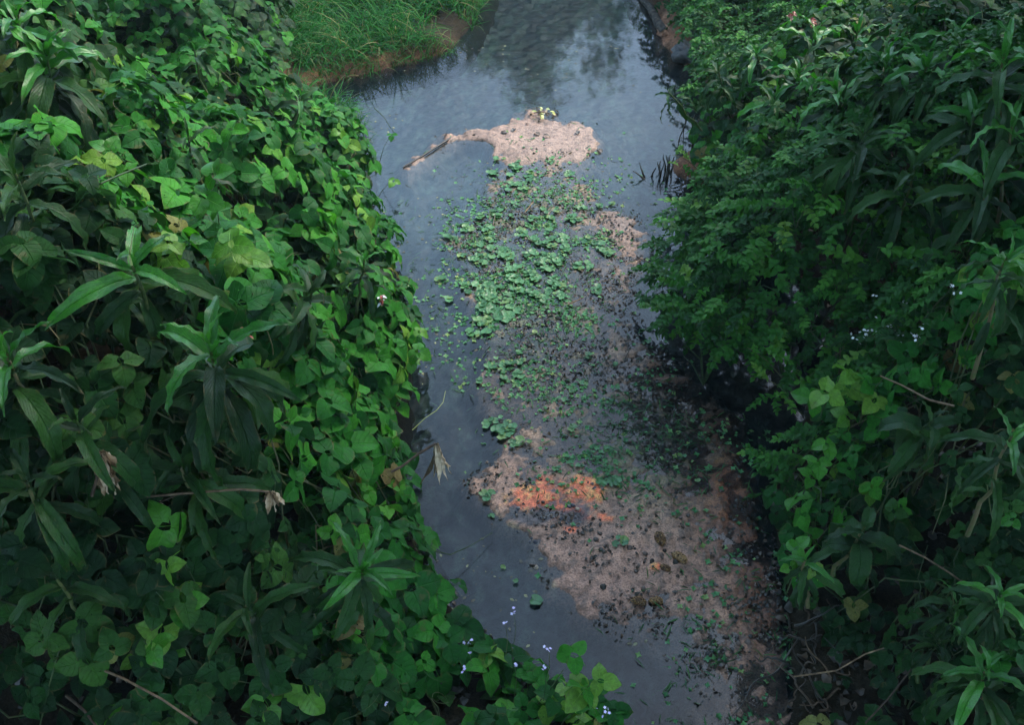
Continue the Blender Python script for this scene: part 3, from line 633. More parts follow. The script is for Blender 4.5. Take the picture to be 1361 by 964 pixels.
WH = [
 (175, 352, 2.55, .40, 18, 'long-leaved plant with an upright pale spike on its topmost whorl, left middle', (.05, -.1), .9),
 (279, 460, 2.35, .40, 20, 'largest whorled plant with bright young top leaves, centre of the left bank', (.05, -.15), .9),
 (482, 757, 1.35, .33, 18, 'whorled plant with twisting pale-edged young leaves, lower left near the water', (.15, -.2), .7),
 (8, 470, 2.5, .36, 18, 'whorled plant cut by the left edge, halfway down', (0, -.1), .9),
 (62, 72, 2.75, .42, 20, 'arching long-leaved plant in the upper left corner', (.15, -.05), .9),
 (20, 20, 2.9, .42, 16, 'long-leaved plant at the very top left corner of the bank', (.05, 0), .9),
 (484, 345, 1.35, .26, 14, 'small whorled plant with yellow-green top close to the left water edge', (.25, -.1), .6),
 (415, 385, 1.75, .32, 16, 'drooping dull-leaved branch between the central whorl and the water', (.35, -.1), .7),
 (398, 128, 1.35, .26, 8, 'slender shoot with few narrow leaves near the red earth inlet', (.3, 0), .5),
 (325, 805, 1.15, .34, 14, 'grey-green long-leaved plant left of the lower pale-edged whorl', (-.1, -.1), .6),
 (240, 620, 1.75, .38, 12, 'plant with two very large dark leaves hanging over the brown stalk', (0, -.2), .8),
 (100, 560, 2.1, .36, 14, 'dark drooping plant between the withered bundle and the left edge', (-.1, -.1), .8),
 (35, 640, 1.9, .34, 12, 'dim long-leaved plant low on the left edge', (0, -.1), .8),
 (75, 770, 1.5, .30, 10, 'nearly black long-leaved plant above the bare brown stems', (0, -.1), .7),
 (250, 180, 2.1, .28, 8, 'narrow dark-leaved plant buried in the upper left vines', (0, 0), .7),
 (258, 65, 1.9, .26, 9, 'small fan of narrow leaves in the blue-green vine mat', (0, 0), .7),
 (20, 230, 2.85, .36, 14, 'shaded whorl beneath the upper left corner plant', (0, 0), .8),
 (1030, 128, 1.6, .30, 16, 'star-shaped whorl nearest the water on the upper right bank', (-.2, -.1), .8),
 (1112, 118, 1.9, .34, 18, 'whorled plant with bright tip right of the star-shaped whorl', (-.1, -.1), .8),
 (1085, 45, 1.8, .34, 16, 'long-leaved plant at the top of the right bank above the star-shaped whorl', (-.05, 0), .8),
 (955, 95, 1.1, .24, 12, 'small drooping plant leaning out beside the dark rock', (-.4, 0), .6),
 (888, 122, .95, .20, 12, 'lone branch tip of short dark leaves reaching over the blue water', (-.9, 0), .6),
 (1180, 75, 2.15, .34, 14, 'plant with curled brown leaf ends in the upper right thicket', (-.1, 0), .9),
 (1232, 88, 2.25, .38, 18, 'bright-topped whorl in the upper right thicket', (-.1, -.1), .9),
 (1335, 70, 2.6, .40, 18, 'large leaning plant at the upper right corner', (-.25, 0), .9),
 (1295, 150, 2.35, .36, 16, 'long-leaved plant directly below the upper right corner plant', (-.1, 0), .9),
 (1312, 232, 2.2, .32, 16, 'yellow-green whorl near the right edge, one quarter down', (-.2, -.1), .8),
 (1150, 175, 1.85, .32, 14, 'darker drooping plant below the pair of upper right whorls', (0, -.1), .8),
 (1215, 225, 1.95, .30, 12, 'dim long-leaved plant behind the light shoots on the right', (0, -.1), .8),
 (1062, 95, 1.75, .30, 16, 'drooping whorl hanging just above the star-shaped whorl', (-.2, 0), .7),
 (1140, 40, 2.0, .32, 16, 'whorl at the top edge right of the two reddish buds', (-.1, 0), .7),
 (1090, 175, 1.6, .28, 16, 'fresh drooping whorl hanging below the pair of upper right whorls', (-.2, -.1), .7),
 (1005, 70, 1.4, .26, 14, 'small fresh whorl nearest the light airy shrub on the right', (-.3, 0), .6),
 (1275, 45, 2.4, .34, 16, 'whorl between the bright-topped one and the corner plant', (-.1, 0), .7),
 (1345, 165, 2.4, .34, 16, 'fresh whorl cut by the right edge under the corner plant', (-.2, 0), .7),
 (1070, 745, .95, .24, 14, 'low whorled plant with bright star top beside the brown silt, lower right', (-.25, -.1), .5),
 (1240, 560, 1.35, .26, 11, 'broad grey-green leaves hanging from a dead branch on the right', (.05, -.25), .6),
 (1150, 700, .95, .28, 10, 'dull olive drooping leaves above the low bright whorl', (.1, -.1), .5),
 (1330, 790, 1.25, .26, 15, 'green whorl at the right edge above the lower corner', (-.1, 0), .6),
 (1275, 800, .95, .20, 13, 'smaller star whorl left of the right-edge whorl', (-.1, 0), .5),
 (1310, 890, 1.1, .28, 16, 'grey-edged whorl in the lower right corner', (-.2, 0), .6),
 (1250, 850, .8, .16, 12, 'small dark whorl low in the lower right corner', (0, 0), .4),
 (1345, 580, 1.9, .30, 14, 'long-leaved plant cut by the right edge, below the middle', (-.1, -.1), .8),
 (1340, 340, 2.25, .28, 12, 'pale-tipped plant cut by the right edge, one third down', (-.1, 0), .8),
]
for i, (px, py, z, L, n, lab, lean, st) in enumerate(WH):
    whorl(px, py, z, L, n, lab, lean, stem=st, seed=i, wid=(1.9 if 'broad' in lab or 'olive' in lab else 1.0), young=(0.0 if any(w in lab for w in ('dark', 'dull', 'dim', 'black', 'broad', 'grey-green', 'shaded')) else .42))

# ------------------------------------------------------------------ grass on the far left bank
def grass():
    rg = np.random.default_rng(5); rr = random.Random(5); T = blade(1.0, .011, lambda t: max(.05, (1 - t ** 2.2)) , 1, 5, droop=1.5, pitch0=1.35, fold=.0)
    T2 = blade(1.0, .013, lambda t: max(.05, (1 - t ** 2.2)), 1, 5, droop=2.2, pitch0=1.1, fold=.0)
    for k_, (TT, n) in enumerate(((T, 9000), (T2, 8000))):
        M = []
        while len(M) < n:
            X_ = rg.uniform(-4.5, .2); Y_ = rg.uniform(8.5, 16.5)
            l = float(gs(lsd, X_, Y_)); px, py, _ = proj(X_, Y_, .3)
            if l < -.05 or float(gs(LD, X_, Y_)) > .25 or px < 370: continue
            if vnoise(X_ * 2.4, Y_ * 2.4, 55) < .3 or vnoise(X_ * 7, Y_ * 7, 56) < .32: continue
            z = max(0, float(gs(GZ, X_, Y_))); s = rg.uniform(.22, .58) * (.6 + .5 * min(1, max(0, l) / .3))
            q = rg.uniform(0, 6.28); M.append(np.array(Matrix.Translation((X_, Y_, z - .02)) @ Matrix.Rotation(q, 4, 'Z') @ Matrix.Rotation(rg.normal(0, .38), 4, 'Y') @ Matrix.Scale(s, 4)))
        V, Fc, U, r_ = batch(TT, np.array(M), rg.random(n))
        nm = 'tall_grass' if k_ == 0 else 'bent_grass'
        tag(obj(nm, mesh_np(nm, V, Fc, M_GRASS, UV=U, rnd=r_), kind='stuff'), ('upright' if k_ == 0 else 'arching') + ' green grass blades thick on the far left bank', 'grass')
grass()

# ------------------------------------------------------------------ floating round-leaved water plants
def padmesh(seed):
    rr = random.Random(seed); n = 14; V = [(0, 0, 0)]; U = [(.5, .5)]
    for ring in (.55, 1.0):
        for k in range(n):
            a = math.pi * 2 * (k + .5) / n; notch = .55 if k in (0, n - 1) else 1
            r = ring * .042 * notch * (1 + .07 * math.sin(a * 6 + seed)) ; V.append((math.sin(a) * r, math.cos(a) * r * 1.0, .006 * ring ** 2 + .0035 * math.sin(a * 4 + seed) * ring)); U.append((.5 + .5 * math.sin(a) * ring, .5 + .5 * math.cos(a) * ring))
    F_ = [(0, 1 + k, 1 + (k + 1) % n) for k in range(n)]
    F3 = F_ + [x for k in range(n) for x in ((1 + k, 1 + n + k, 1 + n + (k + 1) % n), (1 + k, 1 + n + (k + 1) % n, 1 + (k + 1) % n))]
    return mesh_np('leaf_round', np.array(V), np.array(F3), M_PAD, UV=np.array(U))
PADS = [padmesh(s) for s in range(5)]
def pads():
    rr = random.Random(3); spots = []
    def add(n, cx, cy, rx, ry, s, k, where):
        for _ in range(n): spots.append((rr.gauss(cx, rx), rr.gauss(cy, ry), s * .82, k, where, cx, cy))
    add(30, 685, 350, 46, 30, 1.0, 6, 'the big green raft'); add(18, 650, 402, 15, 18, 1.15, 6, 'the left tail of the raft'); add(14, 760, 335, 32, 22, 1, 5, 'the right wing of the raft')
    add(12, 700, 240, 30, 12, 1.0, 4, 'the patch just below the pale silt'); add(12, 640, 330, 14, 14, .9, 5, 'the left rim of the raft'); add(14, 730, 385, 25, 14, .9, 6, 'the near rim of the raft')
    add(9, 665, 495, 14, 12, .8, 5, 'the small group left of mid-bar'); add(3, 673, 560, 14, 6, .9, 5, 'the trio above the orange stain'); add(8, 780, 480, 50, 25, .6, 4, 'the scattered middle of the bar')
    add(12, 720, 280, 40, 14, .8, 4, 'the thin far part of the raft'); add(6, 740, 560, 40, 30, .6, 3, 'the sparse silt beyond the orange stain'); add(9, 850, 590, 60, 40, .5, 3, 'the fine weed near the brown silt'); add(3, 815, 650, 14, 4, .7, 4, 'the strip right of the orange stain')
    for q in [(664, 572, 1, 6, 'lying alone at the left silt edge, upper of two'), (684, 590, .9, 6, 'lying alone at the left silt edge, lower of two'), (650, 657, .8, 5, 'left of the orange stain'), (676, 750, .7, 4, 'afloat in the dark channel below the stain'), (685, 775, .5, 3, 'afloat in the dark channel, middle one'),
              (712, 800, .9, 1, 'lowest one afloat beside the pink silt'), (600, 442, .6, 2, 'adrift in the left channel'), (826, 727, .7, 4, 'bright green on the bare pink silt'), (757, 232, 1, 4, 'at the right foot of the pale silt'), (684, 225, 1.1, 4, 'at the left foot of the pale silt'),
              (735, 215, .7, 3, 'nearest the middle of the pale silt'), (655, 690, .6, 3, 'by the cream crumbs at the silt edge'), (812, 272, .8, 2, 'far right, above the small pink silt'), (800, 255, .6, 2, 'farthest right, tiny')]: spots.append(q + (None, None))
    word = ('one', 'one', 'two', 'three', 'four', 'five', 'six', 'seven', 'eight', 'nine', 'ten', 'eleven', 'twelve')
    for (px, py, s, k, where, cx, cy) in spots:
        n = min(12, max(1, int(rr.gauss(k, 1.5)))); tint = 'clump of %s round leaves' % word[n] if n > 1 else 'single round leaf'
        if cx is None: label = 'floating ' + tint + ' ' + where
        else:
            dx, dy = px - cx, py - cy; side = ('far ' if dy < -6 else 'near ' if dy > 6 else '') + ('left' if dx < -8 else 'right' if dx > 8 else 'middle'); label = 'floating ' + tint + ', ' + side + ' in ' + where
        c = at(px, py); root = thing('water_plant', (c.x, c.y, .006), label, 'water plant', 'round-leaved water plants on the silt bar')
        for j in range(n):
            a = rr.uniform(0, 6.28); r = rr.uniform(.0, .085) * math.sqrt(k / 6) * s; X_, Y_ = math.cos(a) * r, math.sin(a) * r
            z = max(0, bedz(c.x + X_, c.y + Y_)) + .003 + rr.random() * .012
            Mx = Matrix.Translation((X_, Y_, z)) @ Euler((rr.gauss(0, .14), rr.gauss(0, .14), rr.uniform(0, 6.28))).to_matrix().to_4x4() @ Matrix.Scale(s * rr.uniform(.45, 1.2), 4)
            obj('leaf', rr.choice(PADS), root, Mx)
pads()

# ------------------------------------------------------------------ litter, small weeds (countless)
def scatter_stuff(name, T, n, sel, mat, smin, smax, label, cat, seed, tilt=.5, zoff=.004, zmul=1.0):
    rg = np.random.default_rng(seed); M = []; tries = 0
    while len(M) < n and tries < n * 60:
        tries += 1; X_ = rg.uniform(-1.6, 2.6); Y_ = rg.uniform(1.3, 12.5); px, py, _ = proj(X_, Y_, 0.0)
        if rg.random() > sel(float(px), float(py), X_, Y_) * (1 - min(1, 1.3 * math.exp(-(((px - 985) / 85) ** 2 + ((py - 500) / 70) ** 2)))): continue
        z = max(float(bedz(X_, Y_)), -.004) + zoff; s = rg.uniform(smin, smax)
        M.append(np.array(Matrix.Translation((X_, Y_, z)) @ Euler((rg.normal(0, tilt), rg.normal(0, tilt), rg.uniform(0, 6.28))).to_matrix().to_4x4() @ Matrix.Diagonal((s, s, s * zmul, 1))))
    V, Fc, U, r_ = batch(T, np.array(M), rg.random(len(M)))
    tag(obj(name, mesh_np(name, V, Fc, mat, UV=U, rnd=r_), kind='stuff'), label, cat)
onbar = lambda X_, Y_: float(bedz(X_, Y_, BS))
CHIP = blade(1.0, .35, ovatep, 2, 3, droop=1.6, pitch0=.5, fold=.3, wave=.08, wk=1)
bl = lambda px, py, x, y, rx, ry: math.exp(-(((px - x) / rx) ** 2 + ((py - y) / ry) ** 2))
scatter_stuff('dead_leaf_litter', CHIP, 5600, lambda px, py, X_, Y_: onbar(X_, Y_) ** 2 * (.08 + 1.0 * (vnoise(X_ * 3, Y_ * 3, 9) * .6 + vnoise(X_ * 9, Y_ * 9, 10) * .4 > .54)) * (.15 if py < 260 else 1), M_LITTER, .008, .036, 'black sodden leaf scraps strewn over the silt', 'leaf litter', 31)
scatter_stuff('submerged_weed', blade(1.0, .05, lancep, 1, 4, droop=.8, pitch0=.2, fold=0), 3200, lambda px, py, X_, Y_: (bl(px, py, 850, 590, 120, 70) + .9 * bl(px, py, 690, 340, 100, 90) + .5 * bl(px, py, 700, 470, 80, 60) + .6 * bl(px, py, 980, 880, 90, 120)) * (.3 + (vnoise(X_ * 5, Y_ * 5, 19) > .5)), M_WEED, .03, .10, 'fine green weed threads matted on the silt', 'water weed', 32, tilt=.35)
MINI = pieces([xf(blade(1.0, .38, ovatep, 2, 3, droop=.6, pitch0=.4, fold=.2), Matrix.Rotation(q, 4, 'Z')) for q in (0, 1.6, 3.1, 4.7)])
scatter_stuff('tiny_water_weed', MINI, 3400, lambda px, py, X_, Y_: (.9 * bl(px, py, 860, 590, 110, 60) + .9 * bl(px, py, 700, 350, 100, 80) + .6 * bl(px, py, 720, 450, 90, 80) + .3 * bl(px, py, 760, 280, 60, 40) + .35 * bl(px, py, 980, 860, 70, 100)) * (.15 + 1.2 * (vnoise(X_ * 3.5, Y_ * 3.5, 29) > .52)), M_PAD, .010, .026, 'tiny green weed rosettes dotted over the silt', 'water weed', 33, tilt=.3)
LUMP_V = []
def lump(nu=7, nv=5, seed=0, sq=.6):
    rr = random.Random(seed); V = []; U = []
    for j in range(nv + 1):
        th = math.pi * j / nv
        for i in range(nu):
            a = 2 * math.pi * i / nu; r = 1 + rr.uniform(-.22, .22) * (0 < j < nv)
            V.append((math.sin(th) * math.cos(a) * r, math.sin(th) * math.sin(a) * r, math.cos(th) * sq * r)); U.append((i / nu, j / nv))
    Fc = [(j * nu + i, (j + 1) * nu + i, (j + 1) * nu + (i + 1) % nu, j * nu + (i + 1) % nu) for j in range(nv) for i in range(nu)]
    return np.array(V), np.array(Fc), np.array(U)
M_RUB = plain('crusted_rubble', [(.2, (.03, .032, .04)), (.5, (.10, .10, .11)), (.72, (.35, .27, .18)), (.9, (.75, .62, .42))], rough=.6, scale=40)
scatter_stuff('rubble', lump(6, 4, 3), 420, lambda px, py, X_, Y_: bl(px, py, 700, 690, 30, 9) + .9 * bl(px, py, 765, 683, 15, 10) + .8 * bl(px, py, 712, 730, 8, 22) + .5 * bl(px, py, 740, 697, 30, 6), M_RUB, .006, .02, 'crusted grey and cream crumbs at the edge of the orange patch', 'rubble', 34, tilt=.8)
M_CLOD = plain('mud_clod', [(.2, (.02, .017, .013)), (.5, (.06, .045, .035)), (.8, (.15, .10, .075))], rough=.5, scale=40)
scatter_stuff('mud_clods', lump(7, 5, 4, .35), 110, lambda px, py, X_, Y_: onbar(X_, Y_) * (bl(px, py, 850, 740, 150, 90) + .8 * bl(px, py, 960, 870, 80, 90)) * (.2 + (vnoise(X_ * 6, Y_ * 6, 49) > .5)), M_CLOD, .005, .022, 'dark wet clods scattered on the pink silt', 'mud', 35, tilt=.5)

def scraps():
    rg = np.random.default_rng(78); M = []
    while len(M) < 420:
        px, py = rg.uniform(480, 960), 60 + 800 * rg.random() ** 1.4; q = at(px, py, 0)
        if bedz(q.x, q.y) > -.03 or vnoise(q.x * 2.2, q.y * 1.2, 15) < .5: continue
        M.append(np.array(Matrix.Translation((q.x, q.y, .002)) @ Euler((rg.normal(0, .08), rg.normal(0, .08), rg.uniform(0, 6.28))).to_matrix().to_4x4() @ Matrix.Scale(rg.uniform(.008, .035), 4)))
    V, Fc, U, r_ = batch(blade(1.0, .3, ovatep, 2, 3, droop=.2, fold=.05), np.array(M), rg.random(len(M)))
    tag(obj('floating_scraps', mesh_np('floating_scraps', V, Fc, M_SCRAP, UV=U, rnd=r_), kind='stuff'), 'tiny leaf scraps drifting on the open blue water', 'floating scraps')
scraps()
def bank_litter():
    rg = np.random.default_rng(77); M = []
    for _ in range(60000):
        if len(M) > 5000: break
        X_ = rg.uniform(-6, 6); Y_ = rg.uniform(1.2, 10); l = float(gs(lsd, X_, Y_)); px, py, _d = proj(X_, Y_, .2)
        if l < -.03 or not (-100 < px < 1460 and -50 < py < 1000): continue
        s = rg.uniform(.02, .09); M.append(np.array(Matrix.Translation((X_, Y_, max(.0, float(gs(GZ, X_, Y_))) + .01)) @ Euler((rg.normal(0, .5), rg.normal(0, .5), rg.uniform(0, 6.28))).to_matrix().to_4x4() @ Matrix.Scale(s, 4)))
    V, Fc, U, r_ = batch(CHIP, np.array(M), rg.random(len(M)))
    tag(obj('fallen_leaves', mesh_np('fallen_leaves', V, Fc, M_LITTER, UV=U, rnd=r_), kind='stuff'), 'dark fallen leaves lying on the bank soil under the plants', 'leaf litter')
bank_litter()
# ------------------------------------------------------------------ seed pods on the silt
def pod(px, py, s, label, rot):
    c = at(px, py, .02); z = max(0, bedz(c.x, c.y)); root = thing('seed_pod', (c.x, c.y, z), label, 'seed pod', 'knobbly brown pods on the silt')
    V, Fc, U = lump(14, 10, 1, .72); V = V * np.array([s * .62, s, s * .75])
    n = V / (np.linalg.norm(V, axis=1, keepdims=True) + 1e-9); V = V * (1 + 0); body = obj('husk', mesh_np('husk', V, Fc, M_POD, UV=U), root, Matrix.Translation((0, 0, s * .3)) @ Matrix.Rotation(rot, 4, 'Z'))
    T = lump(6, 4, 8, .7); M = []; rr = random.Random(int(px)); k = 0
    for i in range(90):
        t = math.acos(1 - 2 * (i + .5) / 90); a = i * 2.39996; v = Vector((math.sin(t) * math.cos(a) * s * .62, math.sin(t) * math.sin(a) * s, math.cos(t) * s * .54)); q = Matrix.Rotation(rot, 4, 'Z') @ v
        if q.z < -s * .2: continue
        M.append(np.array(Matrix.Translation(q + Vector((0, 0, s * .3))) @ Matrix.Scale(s * .115, 4)))
    V, Fc, U, r_ = batch(T, np.array(M), np.array([rr.random() for _ in M])); obj('knobs', mesh_np('knobs', V, Fc, M_POD, UV=U, rnd=r_), root, kind='stuff')
pod(877, 719, .050, 'knobbly brown seed pod standing upright, topmost on the silt', .2)
pod(903, 743, .048, 'dark knobbly seed pod right of the upright one', .9)
pod(849, 800, .042, 'half-sunken brown seed pod, left of the lower pair', 1.3)
pod(872, 798, .040, 'half-sunken brown seed pod, right of the lower pair', 1.6)
pod(884, 757, .032, 'small brown seed pod beside the little orange smear', 1.2)

# ------------------------------------------------------------------ twigs, stalks, withered leaves
def twig(name, pts, r0, r1, label, cat='twig', mat=None, extra=None, n=5):
    pts = [Vector(p) for p in pts]; b = pts[0].copy(); root = thing(name, b, label, cat); V, Fc, U = tube([p - b for p in pts], r0, r1, n)
    obj('stalk', mesh_np('stalk', V, Fc, mat or M_BARK, UV=U), root); return root
def withered(root, p, n, L, w, seed, spread=.3, down=1.0, name='withered_leaf'):
    rr = random.Random(seed)
    for i in range(n):
        a = rr.uniform(0, 6.28); h = Vector((math.cos(a), math.sin(a), 0)); y = (h * spread * rr.uniform(.3, 1) + Vector((0, 0, -down))).normalized()
        v, f, u = blade(L * rr.uniform(.7, 1.1), w * rr.uniform(.6, 1.1), lancep, 4, 9, droop=rr.uniform(-.5, .4), fold=rr.uniform(.6, 1.2), wave=w * .35, wk=rr.uniform(2, 4), twist=rr.uniform(-1.6, 1.6), ph=rr.uniform(0, 6))
        obj(name, mesh_np('withered_leaf', v, f, M_DRY, UV=u), root, frame(p - root.location + h * .006, h + rv(rr, .2), y, 1.0))
z = .75
t = twig('dry_stalk', [at(520, 628, z), at(535, 620, z + .01), at(556, 604, z + .03), at(579, 590, z + .05)], .008, .009, 'bent dry stalk with a withered leaf bundle hanging over the water', 'stalk')
withered(t, at(580, 591, z + .05), 13, .29, .018, 4, .13)
z = 1.75
t = twig('withered_stalk', [at(150, 662, 1.7), at(200, 660, 1.75), at(262, 655, 1.78), at(320, 651, 1.8), at(358, 654, 1.8)], .006, .005, 'thin brown stalk tipped with a pale withered star', 'stalk')
withered(t, at(359, 655, 1.8), 9, .13, .015, 9, .7, .8)
t.children
t2 = twig('dead_leaf_bundle', [at(122, 660, 1.95), at(128, 640, 2.0), at(134, 605, 2.12)], .008, .006, 'shaggy bundle of dead leaves standing on a stalk in the left thicket', 'dead leaves')
withered(t2, at(134, 602, 2.12), 18, .21, .022, 12, .3)
t3 = twig('curled_dead_leaf', [at(235, 658, 1.75), at(222, 664, 1.74), at(212, 668, 1.72)], .004, .003, 'curled tan dead leaf dangling under the brown stalk', 'dead leaf'); withered(t3, at(212, 668, 1.72), 3, .12, .014, 5, .5)
t3 = twig('curled_dead_leaf', [at(100, 720, 1.6), at(104, 735, 1.58)], .004, .003, 'narrow dead leaf hanging below the three dark leaflets', 'dead leaf'); withered(t3, at(104, 735, 1.58), 2, .10, .012, 6, .2)
twig('bare_stem', [at(60, 862, 1.15), at(110, 880, 1.2), at(165, 903, 1.2), at(215, 930, 1.2), at(262, 962, 1.2)], .006, .005, 'long bare brown stem slanting across the lower left shade', 'stem')
twig('bare_stem', [at(88, 925, 1.1), at(112, 945, 1.1), at(135, 975, 1.1)], .007, .006, 'short bare stem in the lower left corner below the longer one', 'stem')
twig('bare_stem', [at(60, 285, 2.5), at(110, 255, 2.5), at(160, 232, 2.45), at(195, 218, 2.4)], .006, .004, 'thin olive stem rising through the upper left vines', 'stem', mat=M_STEM)
twig('runner', [at(548, 572, .5), at(565, 556, .55), at(580, 546, .58), at(589, 535, .6), at(592, 520, .62)], .003, .0015, 'pale vine runner reaching over the water above the dry stalk', 'runner', mat=M_YBUD)
twig('runner', [at(566, 730, .3), at(598, 738, .15), at(625, 726, .1), at(655, 708, .05)], .004, .002, 'thin forked runner lying across the dark channel', 'runner', mat=M_STEM)
twig('runner', [at(497, 143, .6), at(510, 155, .55), at(518, 168, .45), at(524, 176, .4)], .004, .0025, 'vine tendril with one leaf dangling at the upper water corner', 'runner', mat=M_STEM)
twig('sunken_branch', [at(536, 222, .01), at(560, 208, .02), at(585, 192, .02), at(603, 181, .012)], .009, .013, 'thin dark branch lying in the water at the tip of the pale bar', 'branch', mat=M_LITTER)
twig('dead_branch', [at(1170, 500, 1.15), at(1200, 513, 1.22), at(1235, 532, 1.3), at(1268, 540, 1.35)], .005, .007, 'bleached dead branch across the right bank above the broad leaves', 'branch', mat=M_BARK)
twig('dead_branch', [at(1195, 725, .9), at(1230, 742, .9), at(1262, 762, .85), at(1300, 790, .8)], .005, .005, 'thin brown branch slanting through the lower right shade', 'branch')
twig('dead_branch', [at(1150, 962, .4), at(1180, 930, .45), at(1215, 885, .5), at(1240, 862, .5)], .005, .004, 'curved twig in the lower right black shade', 'branch')
twig('dead_branch', [at(1055, 900, .2), at(1085, 896, .25), at(1112, 892, .28), at(1150, 870, .4), at(1175, 862, .45)], .005, .004, 'pale bare root arching out of the bank, lower right', 'branch', mat=M_DRY)
t = twig('dead_stalk', [at(1235, 20, 2.3), at(1238, 45, 2.2), at(1232, 70, 2.1)], .006, .005, 'hanging brown stalk of dead leaves near the upper right corner', 'stalk'); withered(t, at(1232, 68, 2.1), 8, .2, .012, 21, .15)
t = twig('dead_stalk', [at(1190, 70, 2.1), at(1180, 78, 2.1), at(1175, 85, 2.1)], .006, .004, 'dry forked flower stalk beside the brown-ended plant, upper right', 'stalk'); withered(t, at(1175, 84, 2.1), 5, .1, .008, 22, .6)
twig('upright_spike', [at(175, 352, 2.55), at(172, 340, 2.62), at(175, 322, 2.7), at(178, 300, 2.8)], .006, .001, 'pale green unopened leaf spike rising from the left middle whorl', 'leaf spike', mat=M_YBUD)
# sprig of yellow-brown dead leaves on the tip of the bar
t = twig('dead_sprig', [at(704, 152, .02), at(716, 148, .05), at(728, 150, .05), at(735, 153, .03)], .006, .004, 'yellowed dead sprig stranded on the far tip of the silt bar', 'dead sprig')
rr = random.Random(4)
for i in range(16):
    p = at(rr.uniform(708, 736), rr.uniform(144, 153), .04); v, f, u = blade(.08, .014, lancep, 2, 5, droop=1, fold=.5, twist=rr.uniform(-1, 1)); obj('leaf', mesh_np('leaf_yellow', v, f, M_YBUD if i % 3 else M_DRY, UV=u), t, frame(p - t.location, Vector((0, 0, 1)) + rv(rr, .5), rv(rr)))
# sticks and dark leaves on the mat
rr = random.Random(8)
for (x0, y0, x1, y1, lab) in [(697, 283, 709, 268, 'short dark stick standing on the weed mat below the pale silt'), (776, 252, 792, 240, 'black forked twig at the right edge of the mat'), (846, 340, 862, 352, 'dark floating splinter near the right-hand shrub'),
                              (655, 300, 658, 285, 'thin black twig left of the tall stick on the weed mat'), (755, 405, 775, 396, 'pale straight twig lying below the floating leaves'), (830, 478, 836, 466, 'broken brown twig tip in the middle of the silt')]:
    twig('stick', [at(x0, y0, .015), at((x0 + x1) / 2, (y0 + y1) / 2, .03), at(x1, y1, .04)], .006, .004, lab, 'stick', mat=M_LITTER if 'pale' not in lab else M_DRY)
for (x, y, lab) in [(674, 178, 'leftmost dark dead leaf on the pale far silt'), (682, 176, 'dark curled leaf just right of the leftmost on the pale silt'), (717, 180, 'dark green dead leaf in the middle of the pale silt'), (722, 181, 'second dark leaf in the middle of the pale silt'), (800, 201, 'dark leaf at the right end of the pale silt'), (786, 202, 'brown leaf inside the right end of the pale silt'), (768, 180, 'thin brown leaf on the upper right of the pale silt')]:
    c = at(x, y, .02); v, f, u = blade(.085, .022, ovatep, 4, 6, droop=1.4, pitch0=.4, fold=.4, wave=.004)
    o = obj('dead_leaf', mesh_np('dead_leaf', v, f, M_LITTER, UV=u)); o.location = (c.x, c.y, max(0, bedz(c.x, c.y)) + .008); o.rotation_euler = (0, 0, rr.uniform(0, 6.28)); tag(o, lab, 'dead leaf')

# ------------------------------------------------------------------ flowers
def flowers(px, py, z, n, spread, mat, label, s=.012, cat='flowers', name='flower_sprig'):
    rr = random.Random(int(px + py)); top = at(px, py, surf(px, py) + .10 if surf(px, py) > .1 else z); base = top + Vector((0, 0, -.3)); root = thing(name, base, label, cat)
    V, Fc, U = tube([(0, 0, 0), (.01, 0, .15), (0, 0, .3)], .002, .0015, 3); obj('stem', mesh_np('stem', V, Fc, M_STEM, UV=U), root)
    pet = blade(s, s * .42, ovatep, 1, 2, droop=.3, pitch0=.3); T = pieces([xf(pet, Matrix.Rotation(q * 1.2566, 4, 'Z')) for q in range(5)]); me = mesh_np('blossom', *T[:2], mat, UV=T[2])
    for i in range(n):
        obj('blossom', me, root, Matrix.Translation((rr.gauss(0, spread), rr.gauss(0, spread), .3 + rr.gauss(0, spread * .5))) @ Euler((rr.gauss(0, .5), rr.gauss(0, .5), rr.uniform(0, 6))).to_matrix().to_4x4())
for (x, y, n, sp_, lab) in [(1184, 432, 16, .03, 'brightest white flower head in the dark middle of the right bank'), (1155, 441, 10, .025, 'white flower head left of the brightest one'), (1168, 397, 8, .02, 'white flowers above the brightest head'), (1204, 403, 4, .012, 'tiny white flowers upper right of the brightest head'),
                            (1214, 447, 8, .02, 'white flowers lower right of the brightest head'), (1197, 450, 5, .02, 'loose white flowers just below the brightest head'), (1225, 435, 4, .015, 'small white flowers at the right end of the flower group'), (1143, 448, 6, .03, 'faint white flowers at the left end of the flower group'), (1268, 382, 5, .02, 'few dim white flowers high right of the flower group')]:
    flowers(x, y, 1.12 if y > 390 else 1.5, n, sp_, M_WHITE, lab, .011)
for (x, y, n, sp_, lab) in [(683, 815, 5, .014, 'topmost lilac flower sprig over the dark channel'), (672, 830, 3, .008, 'tiny lilac flowers just below the topmost sprig'), (622, 857, 6, .012, 'lilac flower sprig above its lower twin on the near left bank'), (624, 868, 3, .01, 'single lilac flower under the upper sprig on the near left bank'), (618, 890, 4, .012, 'lower lilac flowers on the near left bank'),
                            (729, 862, 4, .012, 'lilac flowers beside the channel right of the leafy mound'), (724, 890, 3, .01, 'violet flowers below those beside the channel'), (802, 946, 6, .014, 'lilac flowers at the near right tip of the leafy mound'), (515, 936, 2, .008, 'lone lilac flower near the bottom edge'), (684, 884, 3, .01, 'faint lilac flowers in the middle of the near mound')]:
    flowers(x, y, .68, n, sp_, M_LILAC, lab, .0095)
